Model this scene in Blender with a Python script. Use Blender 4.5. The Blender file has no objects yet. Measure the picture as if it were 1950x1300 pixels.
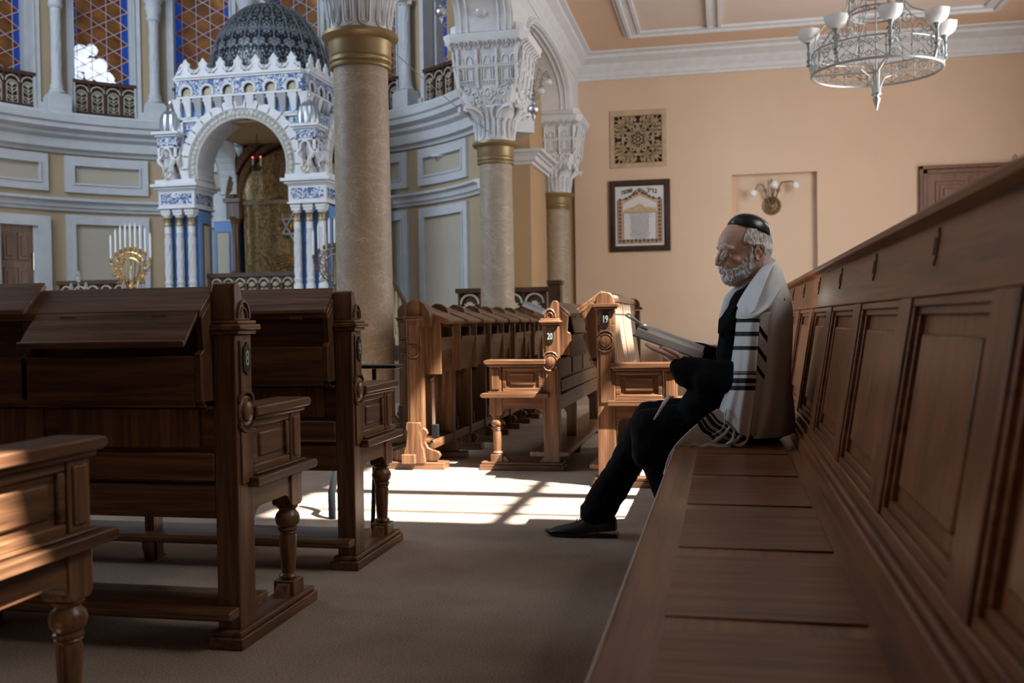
import bpy, bmesh, math, random
from mathutils import Matrix, Vector, noise
PI = math.pi
random.seed(7)
S = bpy.context.scene
C = bpy.data.collections.new('interior'); S.collection.children.link(C)

# ------------------------------------------------------------------ camera
FPX, YAW, PITCH, ROLL, CH = 1896.0, math.atan(403/1896), math.radians(1.15), math.atan(.0155), .93
_F = Vector((-math.sin(YAW)*math.cos(PITCH), math.cos(YAW)*math.cos(PITCH), -math.sin(PITCH)))
_R0 = Vector((math.cos(YAW), math.sin(YAW), 0)); _U0 = _R0.cross(_F)
_R = _R0*math.cos(ROLL) - _U0*math.sin(ROLL); _U = _U0*math.cos(ROLL) + _R0*math.sin(ROLL)
cam = bpy.data.cameras.new('camera'); co = bpy.data.objects.new('camera', cam); C.objects.link(co)
m3 = Matrix((_R, _U, -_F)).transposed()
co.matrix_world = Matrix.Translation((0, 0, CH)) @ m3.to_4x4()
cam.sensor_width = 36; cam.lens = 36*FPX/1950; cam.clip_start = .05; cam.clip_end = 100
cam.dof.use_dof = True; cam.dof.focus_distance = 3.9; cam.dof.aperture_fstop = 3.6
S.camera = co

def at(px, py, Y):
    """the point at depth Y that stands at this spot of the photograph"""
    d = (px-975)/FPX*_R - (py-650)/FPX*_U + _F
    k = Y/d.y
    return Vector((k*d.x, Y, CH+k*d.z))

# ------------------------------------------------------------------ light
S.view_settings.view_transform = 'Standard'; S.view_settings.look = 'None'
S.view_settings.gamma = 1; S.view_settings.use_curve_mapping = False
S.view_settings.exposure = 0.70
S.cycles.max_bounces = 6; S.cycles.diffuse_bounces = 4; S.cycles.glossy_bounces = 3
S.cycles.sample_clamp_indirect = 4
w = bpy.data.worlds.new('sky'); S.world = w; w.use_nodes = True
w.node_tree.nodes['Background'].inputs[0].default_value = (.62, .74, 1, 1)
w.node_tree.nodes['Background'].inputs[1].default_value = 1.2
SUN_DIR = Vector((-1, .42, -1.6)).normalized()
sl = bpy.data.lights.new('sun', 'SUN'); sl.energy = 24; sl.angle = math.radians(.45); sl.color = (1, .96, .90)
so = bpy.data.objects.new('sun', sl); C.objects.link(so)
so.rotation_euler = SUN_DIR.to_track_quat('-Z', 'Y').to_euler()
def window_light(name, loc, target, sx, sy, power, col):
    l = bpy.data.lights.new(name, 'AREA'); l.shape = 'RECTANGLE'; l.size = sx; l.size_y = sy
    l.energy = power; l.color = col
    o = bpy.data.objects.new(name, l); C.objects.link(o); o.location = loc
    o.rotation_euler = (Vector(target)-Vector(loc)).to_track_quat('-Z', 'Y').to_euler()
    return o
# lamps for daylight from the right wall and the left nave, then an added fill for the ark
window_light('daylight_gallery', (4.0, 10.6, 2.45), (-2, 12.2, 2.8), 4.2, 3.4, 235, (1, .985, .97))
window_light('daylight_right_near', (4.0, 3.4, 4.3), (-1.6, 4.0, .6), 3.4, 2.6, 105, (1, .98, .95))
window_light('daylight_left_nave', (-10.6, 5.0, 4.8), (-5, 10, 2.8), 5, 4.2, 370, (.66, .82, 1))
window_light('ark_fill', (-7.2, 6.6, 6.6), (-5.4, 12.4, 2.6), 3.2, 2.4, 105, (.84, .90, 1))  # added lamp hung in mid nave, away from any window

# ------------------------------------------------------------------ helpers
class MB:
    def __init__(s): s.v = []; s.f = []; s.mi = []; s.m = Matrix(); s.k = 0; s.uv = {}
    def add(s, vs, fs):
        o = len(s.v); s.v += [s.m @ Vector(p) for p in vs]
        s.f += [tuple(i+o for i in f) for f in fs]; s.mi += [s.k]*len(fs); return o
    def box(s, x0, x1, y0, y1, z0, z1):
        s.add([(x, y, z) for z in (z0, z1) for y in (y0, y1) for x in (x0, x1)],
              [(0,2,3,1),(4,5,7,6),(0,1,5,4),(2,6,7,3),(0,4,6,2),(1,3,7,5)]); return s
    def prism(s, poly, ax, a, b):
        n = len(poly)
        def P(p, t): return {'x': (t, p[0], p[1]), 'y': (p[0], t, p[1]), 'z': (p[0], p[1], t)}[ax]
        s.add([P(p, a) for p in poly]+[P(p, b) for p in poly],
              [tuple(range(n)), tuple(range(2*n-1, n-1, -1))]+[(i, (i+1)%n, n+(i+1)%n, n+i) for i in range(n)]); return s
    def rings(s, rs, closed=True, cap=True):
        n = len(rs[0]); vs = [p for r in rs for p in r]; fs = []
        for i in range(len(rs)-1):
            for j in range(n if closed else n-1):
                k = (j+1) % n; fs.append((i*n+j, i*n+k, (i+1)*n+k, (i+1)*n+j))
        if cap and closed: fs += [tuple(range(n-1, -1, -1)), tuple(range((len(rs)-1)*n, len(rs)*n))]
        s.add(vs, fs); return s
    def lathe(s, prof, c=(0,0,0), n=20, a0=0, a1=2*PI):
        full = abs(a1-a0) > 6.28; m = n if full else n+1
        rs = [[(c[0]+r*math.cos(a0+(a1-a0)*j/n), c[1]+r*math.sin(a0+(a1-a0)*j/n), c[2]+z) for j in range(m)] for r, z in prof]
        s.rings(rs, full, full); return s
    def tube(s, pts, r, n=6, closed=False):
        pts = [Vector(p) for p in pts]; m = len(pts); rs = []; prev = None
        for i, p in enumerate(pts):
            if closed: t = pts[(i+1) % m]-pts[i-1]
            else: t = pts[min(i+1, m-1)]-pts[max(i-1, 0)]
            if t.length < 1e-9: t = Vector((0,0,1))
            t.normalize()
            if prev is None:
                u = t.cross(Vector((0,0,1)));
                if u.length < .1: u = t.cross(Vector((0,1,0)))
            else: u = prev - t*prev.dot(t)
            u.normalize(); prev = u; v = t.cross(u)
            rr = r[i] if isinstance(r, (list, tuple)) else r
            rs.append([p+(u*math.cos(2*PI*j/n)+v*math.sin(2*PI*j/n))*rr for j in range(n)])
        if closed: rs.append(rs[0]); s.rings(rs, True, False)
        else: s.rings(rs)
        return s
    def ball(s, c, r, n=12, m=8, sc=(1,1,1)):
        rs = []
        for i in range(m+1):
            a = -PI/2+PI*i/m; rr = max(math.cos(a), .02)
            rs.append([(c[0]+r*sc[0]*rr*math.cos(2*PI*j/n), c[1]+r*sc[1]*rr*math.sin(2*PI*j/n), c[2]+r*sc[2]*math.sin(a)) for j in range(n)])
        s.rings(rs); return s
    def arc(s, c, r0, r1, a0, a1, z0, z1, n=6):
        """a block of a curved wall: angles in degrees"""
        a0, a1 = math.radians(a0), math.radians(a1); rs = []
        for i in range(n+1):
            a = a0+(a1-a0)*i/n; q = (math.cos(a), math.sin(a))
            rs.append([(c[0]+r*q[0], c[1]+r*q[1], z) for r, z in ((r0,z0),(r1,z0),(r1,z1),(r0,z1))])
        s.rings(rs); return s
    def sweep_arc(s, c, prof, a0, a1, n=24):
        a0, a1 = math.radians(a0), math.radians(a1); rs = []
        for i in range(n+1):
            a = a0+(a1-a0)*i/n; q = (math.cos(a), math.sin(a))
            rs.append([(c[0]+r*q[0], c[1]+r*q[1], z) for r, z in prof])
        s.rings(rs); return s
    def build(s, name, mat, parent=None, bev=0, flat=False, ang=38, **kw):
        me = bpy.data.meshes.new(name); me.from_pydata(s.v, [], s.f)
        bm = bmesh.new(); bm.from_mesh(me); bmesh.ops.recalc_face_normals(bm, faces=bm.faces); bm.to_mesh(me); bm.free()
        mats = mat if isinstance(mat, (list, tuple)) else [mat]
        for m in mats: me.materials.append(m)
        if len(mats) > 1: me.polygons.foreach_set('material_index', s.mi)
        if not flat:
            me.polygons.foreach_set('use_smooth', [True]*len(me.polygons)); me.set_sharp_from_angle(angle=math.radians(ang))
        o = bpy.data.objects.new(name, me); C.objects.link(o)
        if parent: o.parent = parent
        if bev:
            b = o.modifiers.new('bevel', 'BEVEL'); b.width = bev; b.segments = 2; b.limit_method = 'ANGLE'; b.angle_limit = math.radians(40)
            b.harden_normals = False
        for k, v in kw.items(): o[k] = v
        return o
def empty(name, loc, label, cat, group=None, rz=0):
    o = bpy.data.objects.new(name, None); C.objects.link(o); o.location = loc; o.rotation_euler = (0, 0, rz)
    o.empty_display_size = .1
    o['label'] = label; o['category'] = cat
    if group: o['group'] = group
    return o
def tag(o, label, cat, group=None):
    o['label'] = label; o['category'] = cat
    if group: o['group'] = group
    return o
def struct(o): o['kind'] = 'structure'; return o
def copy_tree(o, parent=None):
    c = o.copy(); C.objects.link(c)
    if parent: c.parent = parent
    for ch in [x for x in KIDS.get(o.name, [])]: copy_tree(ch, c)
    return c
KIDS = {}
def index_kids():
    KIDS.clear()
    for o in C.objects:
        if o.parent: KIDS.setdefault(o.parent.name, []).append(o)
def text_obj(name, body, mat, parent, M, size, ext=.001, align='CENTER', spacing=1.0, bold=0.0):
    cu = bpy.data.curves.new(name, 'FONT'); cu.body = body; cu.size = size; cu.extrude = ext
    cu.align_x = align; cu.align_y = 'CENTER'; cu.space_line = spacing; cu.resolution_u = 3; cu.offset = bold
    o = bpy.data.objects.new(name, cu); C.objects.link(o)
    me = bpy.data.meshes.new_from_object(o.evaluated_get(bpy.context.evaluated_depsgraph_get()))
    bpy.data.objects.remove(o); me.transform(M); me.materials.clear(); me.materials.append(mat)
    o2 = bpy.data.objects.new(name, me); C.objects.link(o2)
    if parent: o2.parent = parent
    return o2
def spiral(c, u, v, r, turns=1.25, a0=0, sgn=1, n=12, r_in=.15):
    c, u, v = Vector(c), Vector(u), Vector(v)
    return [c+(u*math.cos(a0+sgn*2*PI*turns*i/n)+v*math.sin(a0+sgn*2*PI*turns*i/n))*r*(1-(1-r_in)*i/n) for i in range(n+1)]

# ------------------------------------------------------------------ materials
def mat(name, col, rough=.6, metal=0, spec=.5, nodes=None, **kw):
    m = bpy.data.materials.new(name); m.use_nodes = True; nt = m.node_tree; b = nt.nodes['Principled BSDF']
    b.inputs['Base Color'].default_value = (*col, 1); b.inputs['Roughness'].default_value = rough
    b.inputs['Metallic'].default_value = metal; b.inputs['Specular IOR Level'].default_value = spec
    for k, v in kw.items(): b.inputs[k].default_value = v
    if nodes: nodes(nt, b)
    return m
def N(nt, t, **kw):
    n = nt.nodes.new(t)
    for k, v in kw.items():
        if hasattr(n, k): setattr(n, k, v)
        else: n.inputs[k].default_value = v
    return n
def ramp(nt, fac, stops, interp='LINEAR'):
    r = nt.nodes.new('ShaderNodeValToRGB'); r.color_ramp.interpolation = interp
    e = r.color_ramp.elements
    while len(e) < len(stops): e.new(.5)
    for i, (p, c) in enumerate(stops): e[i].position = p; e[i].color = (*c, 1)
    nt.links.new(fac, r.inputs[0]); return r.outputs[0]
def coords(nt, scale, kind='Object', rot=(0,0,0)):
    tc = nt.nodes.new('ShaderNodeTexCoord'); mp = nt.nodes.new('ShaderNodeMapping')
    mp.inputs['Scale'].default_value = scale; mp.inputs['Rotation'].default_value = rot
    nt.links.new(tc.outputs[kind], mp.inputs[0]); return mp.outputs[0]
def bump(nt, b, h, dist=.002, strength=.5):
    bp = nt.nodes.new('ShaderNodeBump'); bp.inputs['Distance'].default_value = dist; bp.inputs['Strength'].default_value = strength
    nt.links.new(h, bp.inputs['Height']); nt.links.new(bp.outputs[0], b.inputs['Normal'])
def wood(name, dark, mid, light, axis, rough=.32):
    sc = {'x': (1.1, 26, 26), 'y': (26, 1.1, 26), 'z': (26, 26, 1.1)}[axis]
    def f(nt, b):
        c = coords(nt, sc)
        n1 = N(nt, 'ShaderNodeTexNoise', Scale=1.3, Detail=5.0, Roughness=.62, Distortion=.7); nt.links.new(c, n1.inputs[0])
        c2 = coords(nt, tuple(6 if s > 2 else 3 for s in sc))
        n2 = N(nt, 'ShaderNodeTexNoise', Scale=.6, Detail=2.0); nt.links.new(c2, n2.inputs[0])
        c3 = coords(nt, tuple(s*6 if s > 2 else 7 for s in sc))
        n3 = N(nt, 'ShaderNodeTexNoise', Scale=1.0, Detail=2.0); nt.links.new(c3, n3.inputs[0])
        mx = N(nt, 'ShaderNodeMath', operation='MULTIPLY_ADD'); nt.links.new(n2.outputs[0], mx.inputs[0]); mx.inputs[1].default_value = .35; nt.links.new(n1.outputs[0], mx.inputs[2])
        m2 = N(nt, 'ShaderNodeMath', operation='MULTIPLY_ADD'); nt.links.new(n3.outputs[0], m2.inputs[0]); m2.inputs[1].default_value = .22; nt.links.new(mx.outputs[0], m2.inputs[2])
        col = ramp(nt, m2.outputs[0], [(.52, dark), (.74, mid), (1.0, light)])
        nt.links.new(col, b.inputs['Base Color']); bump(nt, b, m2.outputs[0], .0012, .35)
    return mat(name, mid, rough, spec=.38, nodes=f)
OD, OM, OL = (.032, .014, .007), (.108, .049, .023), (.235, .118, .058)
WX, WY, WZ = (wood('oak_grain_'+a, OD, OM, OL, a) for a in 'xyz')
BD, BM, BL = (.052, .018, .007), (.175, .060, .021), (.28, .102, .038)
BX, BY, BZ = (wood('bench_oak_'+a, BD, BM, BL, a, .36) for a in 'xyz')
DZ = wood('reddish_door_wood', (.055, .020, .009), (.125, .048, .020), (.19, .078, .034), 'z', .45)
DX = wood('dark_carved_wood', (.030, .012, .007), (.065, .026, .014), (.10, .045, .025), 'z', .4)
def mottled(name, c1, c2, scale, rough, bmp=0, spec=.4, detail=4.0):
    def f(nt, b):
        n = N(nt, 'ShaderNodeTexNoise', Scale=scale, Detail=detail, Roughness=.6); nt.links.new(coords(nt, (1,1,1)), n.inputs[0])
        nt.links.new(ramp(nt, n.outputs[0], [(.3, c1), (.7, c2)]), b.inputs['Base Color'])
        if bmp: bump(nt, b, n.outputs[0], bmp, .6)
    return mat(name, c1, rough, spec=spec, nodes=f)
M_WALL = mottled('peach_plaster', (.64, .475, .345), (.675, .505, .37), 1.6, .85, .0008)
M_PIER = mottled('ochre_plaster', (.46, .32, .18), (.50, .35, .20), 1.6, .85)
M_APSE = mottled('sand_plaster', (.42, .33, .215), (.46, .365, .24), 1.4, .85)
M_PANEL = mottled('beige_panel_paint', (.46, .42, .34), (.50, .455, .37), 1.5, .8)
M_WHITE = mottled('white_stucco', (.62, .64, .67), (.70, .72, .75), 9, .7, .001)
M_CREAM = mottled('pale_grey_stucco', (.52, .55, .58), (.60, .63, .66), 6, .7)
M_CEIL = mottled('peach_ceiling_paint', (.68, .49, .36), (.71, .515, .38), 1.2, .9)
M_CEILP = mottled('pale_ceiling_paint', (.66, .56, .50), (.69, .59, .53), 1.2, .9)
def f_carpet(nt, b):
    n = N(nt, 'ShaderNodeTexNoise', Scale=150.0, Detail=4.0, Roughness=.75); nt.links.new(coords(nt, (1,1,1)), n.inputs[0])
    n2 = N(nt, 'ShaderNodeTexNoise', Scale=1.7, Detail=3.0); nt.links.new(coords(nt, (1,1,1)), n2.inputs[0])
    mx = N(nt, 'ShaderNodeMath', operation='MULTIPLY_ADD'); nt.links.new(n2.outputs[0], mx.inputs[0]); mx.inputs[1].default_value = .6; nt.links.new(n.outputs[0], mx.inputs[2])
    nt.links.new(ramp(nt, mx.outputs[0], [(.55, (.20, .148, .11)), (.95, (.52, .405, .32))]), b.inputs['Base Color'])
    bump(nt, b, n.outputs[0], .006, 1)
M_CARPET = mat('grey_carpet', (.25, .24, .23), .95, spec=.1, nodes=f_carpet)
def f_marble(nt, b):
    n = N(nt, 'ShaderNodeTexNoise', Scale=70.0, Detail=3.0); nt.links.new(coords(nt, (1,1,1)), n.inputs[0])
    v = N(nt, 'ShaderNodeTexNoise', Scale=1.9, Detail=4.0, Distortion=1.8); nt.links.new(coords(nt, (1, 1, 1.9), rot=(.35, .2, 0)), v.inputs[0])
    d = N(nt, 'ShaderNodeMath', operation='SUBTRACT'); nt.links.new(v.outputs[0], d.inputs[0]); d.inputs[1].default_value = .5
    a = N(nt, 'ShaderNodeMath', operation='ABSOLUTE'); nt.links.new(d.outputs[0], a.inputs[0])
    vein = ramp(nt, a.outputs[0], [(0, (.44, .375, .30)), (.008, (.38, .315, .24)), (.03, (.34, .28, .21)), (.3, (.29, .235, .175))])
    g = ramp(nt, n.outputs[0], [(.3, (.80, .78, .75)), (.7, (1.1, 1.1, 1.1))])
    mx = N(nt, 'ShaderNodeMix', data_type='RGBA', blend_type='MULTIPLY'); mx.inputs[0].default_value = 1
    nt.links.new(vein, mx.inputs[6]); nt.links.new(g, mx.inputs[7]); nt.links.new(mx.outputs[2], b.inputs['Base Color'])
M_MARBLE = mat('veined_tan_marble', (.4, .32, .23), .55, nodes=f_marble)
M_GOLD = mat('aged_gold_paint', (.30, .225, .115), .45, .55)
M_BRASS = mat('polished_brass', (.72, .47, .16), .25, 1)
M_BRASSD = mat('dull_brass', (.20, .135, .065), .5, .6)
M_SILVER = mat('silver_metal', (.62, .64, .66), .32, 1)
M_SILVD = mat('wrought_silver', (.27, .295, .30), .5, .55)
M_BLUE = mat('sky_blue_paint', (.14, .29, .58), .55)
M_GLASSB = mat('frosted_globe', (.78, .79, .80), .4)
M_BLACK = mat('black_metal', (.015, .018, .02), .35, .4)
M_CANDLE = mat('white_candle', (.78, .80, .80), .5)
M_TAN = mat('tan_filigree', (.44, .35, .20), .6)
M_TANL = mat('pale_filigree', (.50, .46, .36), .6)
M_DARK = mat('dark_recess', (.012, .009, .007), .9)
M_CRYS = mat('crystal_glass', (.9, .95, 1), .05, **{'Transmission Weight': .85, 'IOR': 1.5})
def f_frieze(nt, b):
    n = N(nt, 'ShaderNodeTexNoise', Scale=13.0, Detail=1.0, Distortion=1.0); nt.links.new(coords(nt, (1,1,1)), n.inputs[0])
    m = N(nt, 'ShaderNodeMath', operation='MULTIPLY'); nt.links.new(n.outputs[0], m.inputs[0]); m.inputs[1].default_value = 30
    sn = N(nt, 'ShaderNodeMath', operation='SINE'); nt.links.new(m.outputs[0], sn.inputs[0])
    c = ramp(nt, sn.outputs[0], [(0, (.035, .09, .27)), (.12, (.05, .13, .34)), (.32, (.50, .54, .60)), (1, (.62, .65, .68))])
    nt.links.new(c, b.inputs['Base Color'])
M_FRIEZE = mat('blue_and_white_scroll_frieze', (.4, .5, .7), .6, nodes=f_frieze)
def f_curtain(nt, b):
    v = N(nt, 'ShaderNodeTexNoise', Scale=18.0, Detail=4.0, Distortion=2.0); nt.links.new(coords(nt, (1,1,.6)), v.inputs[0])
    nt.links.new(ramp(nt, v.outputs[0], [(.35, (.16, .10, .04)), (.6, (.42, .30, .13)), (.75, (.62, .50, .28))]), b.inputs['Base Color'])
M_CURT = mat('gold_brocade', (.4, .3, .13), .42, .35, nodes=f_curtain)
def f_dome(nt, b):
    # pierced arabesque: dark openings in bands, laid out round the dome axis
    tc = nt.nodes.new('ShaderNodeTexCoord'); sx = nt.nodes.new('ShaderNodeSeparateXYZ'); nt.links.new(tc.outputs['Object'], sx.inputs[0])
    at2 = N(nt, 'ShaderNodeMath', operation='ARCTAN2'); nt.links.new(sx.outputs[1], at2.inputs[0]); nt.links.new(sx.outputs[0], at2.inputs[1])
    cb = nt.nodes.new('ShaderNodeCombineXYZ')
    ma = N(nt, 'ShaderNodeMath', operation='MULTIPLY'); nt.links.new(at2.outputs[0], ma.inputs[0]); ma.inputs[1].default_value = 24/(2*PI)*1.0
    mz = N(nt, 'ShaderNodeMath', operation='MULTIPLY'); nt.links.new(sx.outputs[2], mz.inputs[0]); mz.inputs[1].default_value = 7.5
    nt.links.new(ma.outputs[0], cb.inputs[0]); nt.links.new(mz.outputs[0], cb.inputs[1])
    ab = N(nt, 'ShaderNodeMath', operation='PINGPONG'); nt.links.new(ma.outputs[0], ab.inputs[0]); ab.inputs[1].default_value = .5
    # mirror every sector so the piercing reads as ornament
    cb2 = nt.nodes.new('ShaderNodeCombineXYZ'); nt.links.new(ab.outputs[0], cb2.inputs[0]); nt.links.new(mz.outputs[0], cb2.inputs[1])
    n2 = N(nt, 'ShaderNodeTexNoise', Scale=2.6, Detail=1.5, Distortion=.8); nt.links.new(cb2.outputs[0], n2.inputs[0])
    mu = N(nt, 'ShaderNodeMath', operation='MULTIPLY'); nt.links.new(n2.outputs[0], mu.inputs[0]); mu.inputs[1].default_value = 22
    sn = N(nt, 'ShaderNodeMath', operation='SINE'); nt.links.new(mu.outputs[0], sn.inputs[0])
    c = ramp(nt, sn.outputs[0], [(0, (.008, .010, .013)), (.16, (.012, .016, .02)), (.24, (.20, .24, .27)), (1, (.23, .27, .30))])
    nt.links.new(c, b.inputs['Base Color'])
M_DOME = mat('pierced_grey_dome_metal', (.2, .23, .25), .42, .45, nodes=f_dome)
# ------------------------------------------------------------------ the room
XR = 4.12; ZR = 11.4                       # right wall, nave height
YW = 14.85                                  # back wall
AC = (-5.9, 10.0); AR = 3.7                 # apse centre and radius
struct(MB().box(-11.2, 4.27, -3.7, 16.5, -.1, 0).build('floor', M_CARPET))
def wall_cells(x0, x1, z0, z1, holes, y0, y1, mb):
    xs = sorted({x0, x1, *[h[0] for h in holes], *[h[1] for h in holes]}); zs = sorted({z0, z1, *[h[2] for h in holes], *[h[3] for h in holes]})
    for i in range(len(xs)-1):
        for j in range(len(zs)-1):
            cx, cz = (xs[i]+xs[i+1])/2, (zs[j]+zs[j+1])/2
            if any(h[0] < cx < h[1] and h[2] < cz < h[3] for h in holes): continue
            mb.box(xs[i], xs[i+1], y0, y1, zs[j], zs[j+1])
struct(MB().box(-11.2, XR+.15, -3.7, -3.5, 0, ZR).build('wall_rear', M_WALL, flat=True))
# openings added high in the unseen right wall, with slanting plates that shape the sun patch on the carpet
def wz(x): return 1.6*(XR-x)             # where the ray to the carpet at x crosses the wall
def wy(y, z): return y-.2625*z
sun_gaps = [((4.47, 7.15), (-2.35, -.36), ((4.66,4.72), (4.90,4.94), (5.14,5.30), (5.49,5.53), (5.70,5.745), (5.93,5.97), (6.62,6.67)), (-1.06,)),
        ((.8, 1.86), (-1.98, -1.55), (), ())]
holes = []
for (ya, yb), (xa, xb), _, _ in sun_gaps:
    z0, z1 = wz(xb), wz(xa); holes.append((wy(ya, z1), wy(yb, z0), z0, z1))
mb = MB()
ys = sorted({-3.5, 16.5, *[h[0] for h in holes], *[h[1] for h in holes]}); zs = sorted({0, ZR, *[h[2] for h in holes], *[h[3] for h in holes]})
for a, b in zip(ys, ys[1:]):
    for c, d in zip(zs, zs[1:]):
        if not any(h[0] < (a+b)/2 < h[1] and h[2] < (c+d)/2 < h[3] for h in holes): mb.box(XR, XR+.15, a, b, c, d)
struct(mb.build('wall_right', M_WALL, flat=True))
for i, ((ya, yb), (xa, xb), bars, trs) in enumerate(sun_gaps):
    mb = MB(); h = holes[i]; z0, z1 = h[2], h[3]
    mb.prism([(h[0]-.01, z0), (wy(ya, z0), z0), (h[0], z1)], 'x', XR+.05, XR+.09)
    mb.prism([(h[1]+.01, z1), (wy(yb, z1), z1), (h[1], z0)], 'x', XR+.05, XR+.09)
    for a, b in bars: mb.prism([(wy(a, z0), z0), (wy(b, z0), z0), (wy(b, z1), z1), (wy(a, z1), z1)], 'x', XR+.05, XR+.09)
    if i == 0:
        for c, d in ((z0, wz(-1.0)), (wz(-1.34), z1)): mb.prism([(wy(6.38, c), c), (wy(7.16, c), c), (wy(7.16, d), d), (wy(6.38, d), d)], 'x', XR+.06, XR+.08)
    if i == 0: c, d = wz(-.95), wz(-1.25); mb.prism([(wy(5.78, c), c), (wy(6.40, c), c), (wy(6.40, d), d), (wy(5.78, d), d)], 'x', XR+.065, XR+.075); c, d = wz(-.50), wz(-.98); mb.prism([(wy(4.46, c), c), (wy(4.61, c), c), (wy(4.61, d), d), (wy(4.46, d), d)], 'x', XR+.06, XR+.08)  # plates added to keep the sun off the slats and the book
    for x in trs: mb.box(XR+.05, XR+.09, h[0], h[1], wz(x), wz(x)+.12)
    struct(mb.build('window_%d' % (11+i), M_WHITE, flat=True))  # unseen plates added as a sun mask, shaping patch and stripes
struct(MB().box(-11.2, -11.0, -3.5, 16.5, 0, ZR).build('wall_left', M_APSE, flat=True))
struct(MB().box(-11.2, XR+.15, -3.7, 16.7, ZR, ZR+.2).build('ceiling_nave', M_CREAM, flat=True))
# back wall with the niche let into it
mb = MB(); wall_cells(-2.16, XR, 0, 4.9, [(.14, 1.33, .3, 3.005)], YW, YW+.12, mb)
mb.box(.10, 1.37, YW+.12, YW+.2, .25, 3.05); mb.box(-2.16, -2.10, YW+.13, 15.1, 0, 4.9)
struct(mb.build('wall_back', M_WALL, flat=True))
struct(MB().box(-11.0, XR, 16.3, 16.5, 0, ZR).build('wall_far', M_PIER, flat=True)); struct(MB().box(-2.52, -2.165, 14.90, 14.98, 0, 4.9).build('wall_recess', M_PIER, flat=True))
# gallery ceiling, cornices, coffer mouldings
ZC = 4.80
struct(MB().box(-2.1, XR, 8.2, 8.4, ZC+.12, ZR).build('wall_gallery_front', M_WALL, flat=True))
struct(MB().box(-2.1, XR, 8.2, 15.0, ZC, ZC+.12).build('ceiling', M_CEIL, flat=True))
def cornice(name, x0, x1, y0, y1, side):
    prof = [(0,0), (.045,0), (.05,.035), (.075,.05), (.08,.10), (.17,.17), (.19,.20), (.30,.235), (.36,.25), (.37,.285), (.49,.295), (.50,.315), (0,.315)]
    mb = MB()
    if side == 'back': mb.prism([(y0-a, ZC-.315+b+.001) for a, b in prof], 'x', x0, x1)
    else: mb.prism([(x0+a*.55, ZC-.315+b+.001) for a, b in prof], 'y', y0, y1)
    struct(mb.build(name, M_WHITE, ang=25))
cornice('trim_1', -2.1, XR, YW, YW, 'back'); cornice('trim_2', -2.1, 0, 8.2, YW-.2, 'side')
def coffer(name, x0, x1, y0, y1):
    mb = MB()
    for a, b, z in ((0, .05, .03), (.05, .09, .055), (.09, .19, .022), (.19, .23, .04)):
        for q in ((x0+a, x1-a, y1-b, y1-a), (x0+a, x1-a, y0+a, y0+b), (x0+a, x0+b, y0+b, y1-b), (x1-b, x1-a, y0+b, y1-b)):
            mb.box(q[0], q[1], q[2], q[3], ZC-z, ZC+.001)
    struct(mb.build(name, M_WHITE, flat=True))
    struct(MB().box(x0+.23, x1-.23, y0+.23, y1-.23, ZC-.006, ZC).build(name.replace('trim', 'ceiling_panel'), M_CEILP, flat=True))
coffer('trim_3', -1.27, 3.47, 8.9, 13.72)
mb = MB()
for x in (-.17,):
    for a, b, z in ((0, .04, .05), (.04, .14, .02), (.14, .18, .05)): mb.box(x+a, x+b, 9.13, 13.49, ZC-z, ZC)
struct(mb.build('trim_4', M_WHITE, flat=True))
# arcade wall above the columns
def arch_pts(ya, yb, z0, zt, n=14, p=2.6):
    c, h = (ya+yb)/2, (yb-ya)/2; r = []
    for i in range(n+1):
        a = PI-PI*i/n; cs, sn = math.cos(a), math.sin(a)
        r.append((c+h*math.copysign(abs(cs)**(2/p), cs), z0+(zt-z0)*abs(sn)**(2/p)))
    return r
colY = [6.4, 10.45, 14.45]
poly = [(-3.5, 3.92)]
for a, b in ((2.8, 5.98), (6.82, 10.03), (10.87, 14.03)): poly += arch_pts(a, b, 3.92, 4.44)
poly += [(15.0, 3.92), (15.0, ZR), (-3.5, ZR)]
struct(MB().prism(poly, 'x', -2.68, -2.09).build('wall_arcade', M_WHITE, ang=30))
for k, (a, b) in enumerate(((6.82, 10.03), (10.87, 14.03))):
    mb = MB()
    for off, rr in ((.05, .022), (.10, .012)):
        p = arch_pts(a-off, b+off, 3.92, 4.44+off*.7)
        mb.tube([(-2.085, y, z) for y, z in p], rr, 6)
    struct(mb.build('trim_%d' % (5+k), M_WHITE))
    mb = MB()      # panelled soffit
    for xx in (-2.62, -2.55, -2.22, -2.15):
        mb.tube([(xx, y, z-.004) for y, z in arch_pts(a, b, 3.92, 4.44)], .012, 5)
    struct(mb.build('trim_%d' % (7+k), M_WHITE))
# pier beside the apse, with its cornice
mb = MB().box(-3.62, -2.50, 13.1, 16.3, 0, 8.8); struct(mb.build('wall_pier', M_PIER, flat=True))
mb = MB()
for a, z0, z1 in ((.04, 3.02, 3.06), (.09, 3.06, 3.13), (.13, 3.13, 3.16), (.2, 3.16, 3.20)):
    mb.box(-3.62-a, -2.50+a, 13.1-a, 14.6, z0, z1)
struct(mb.build('trim_9', M_WHITE, flat=True))
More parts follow.
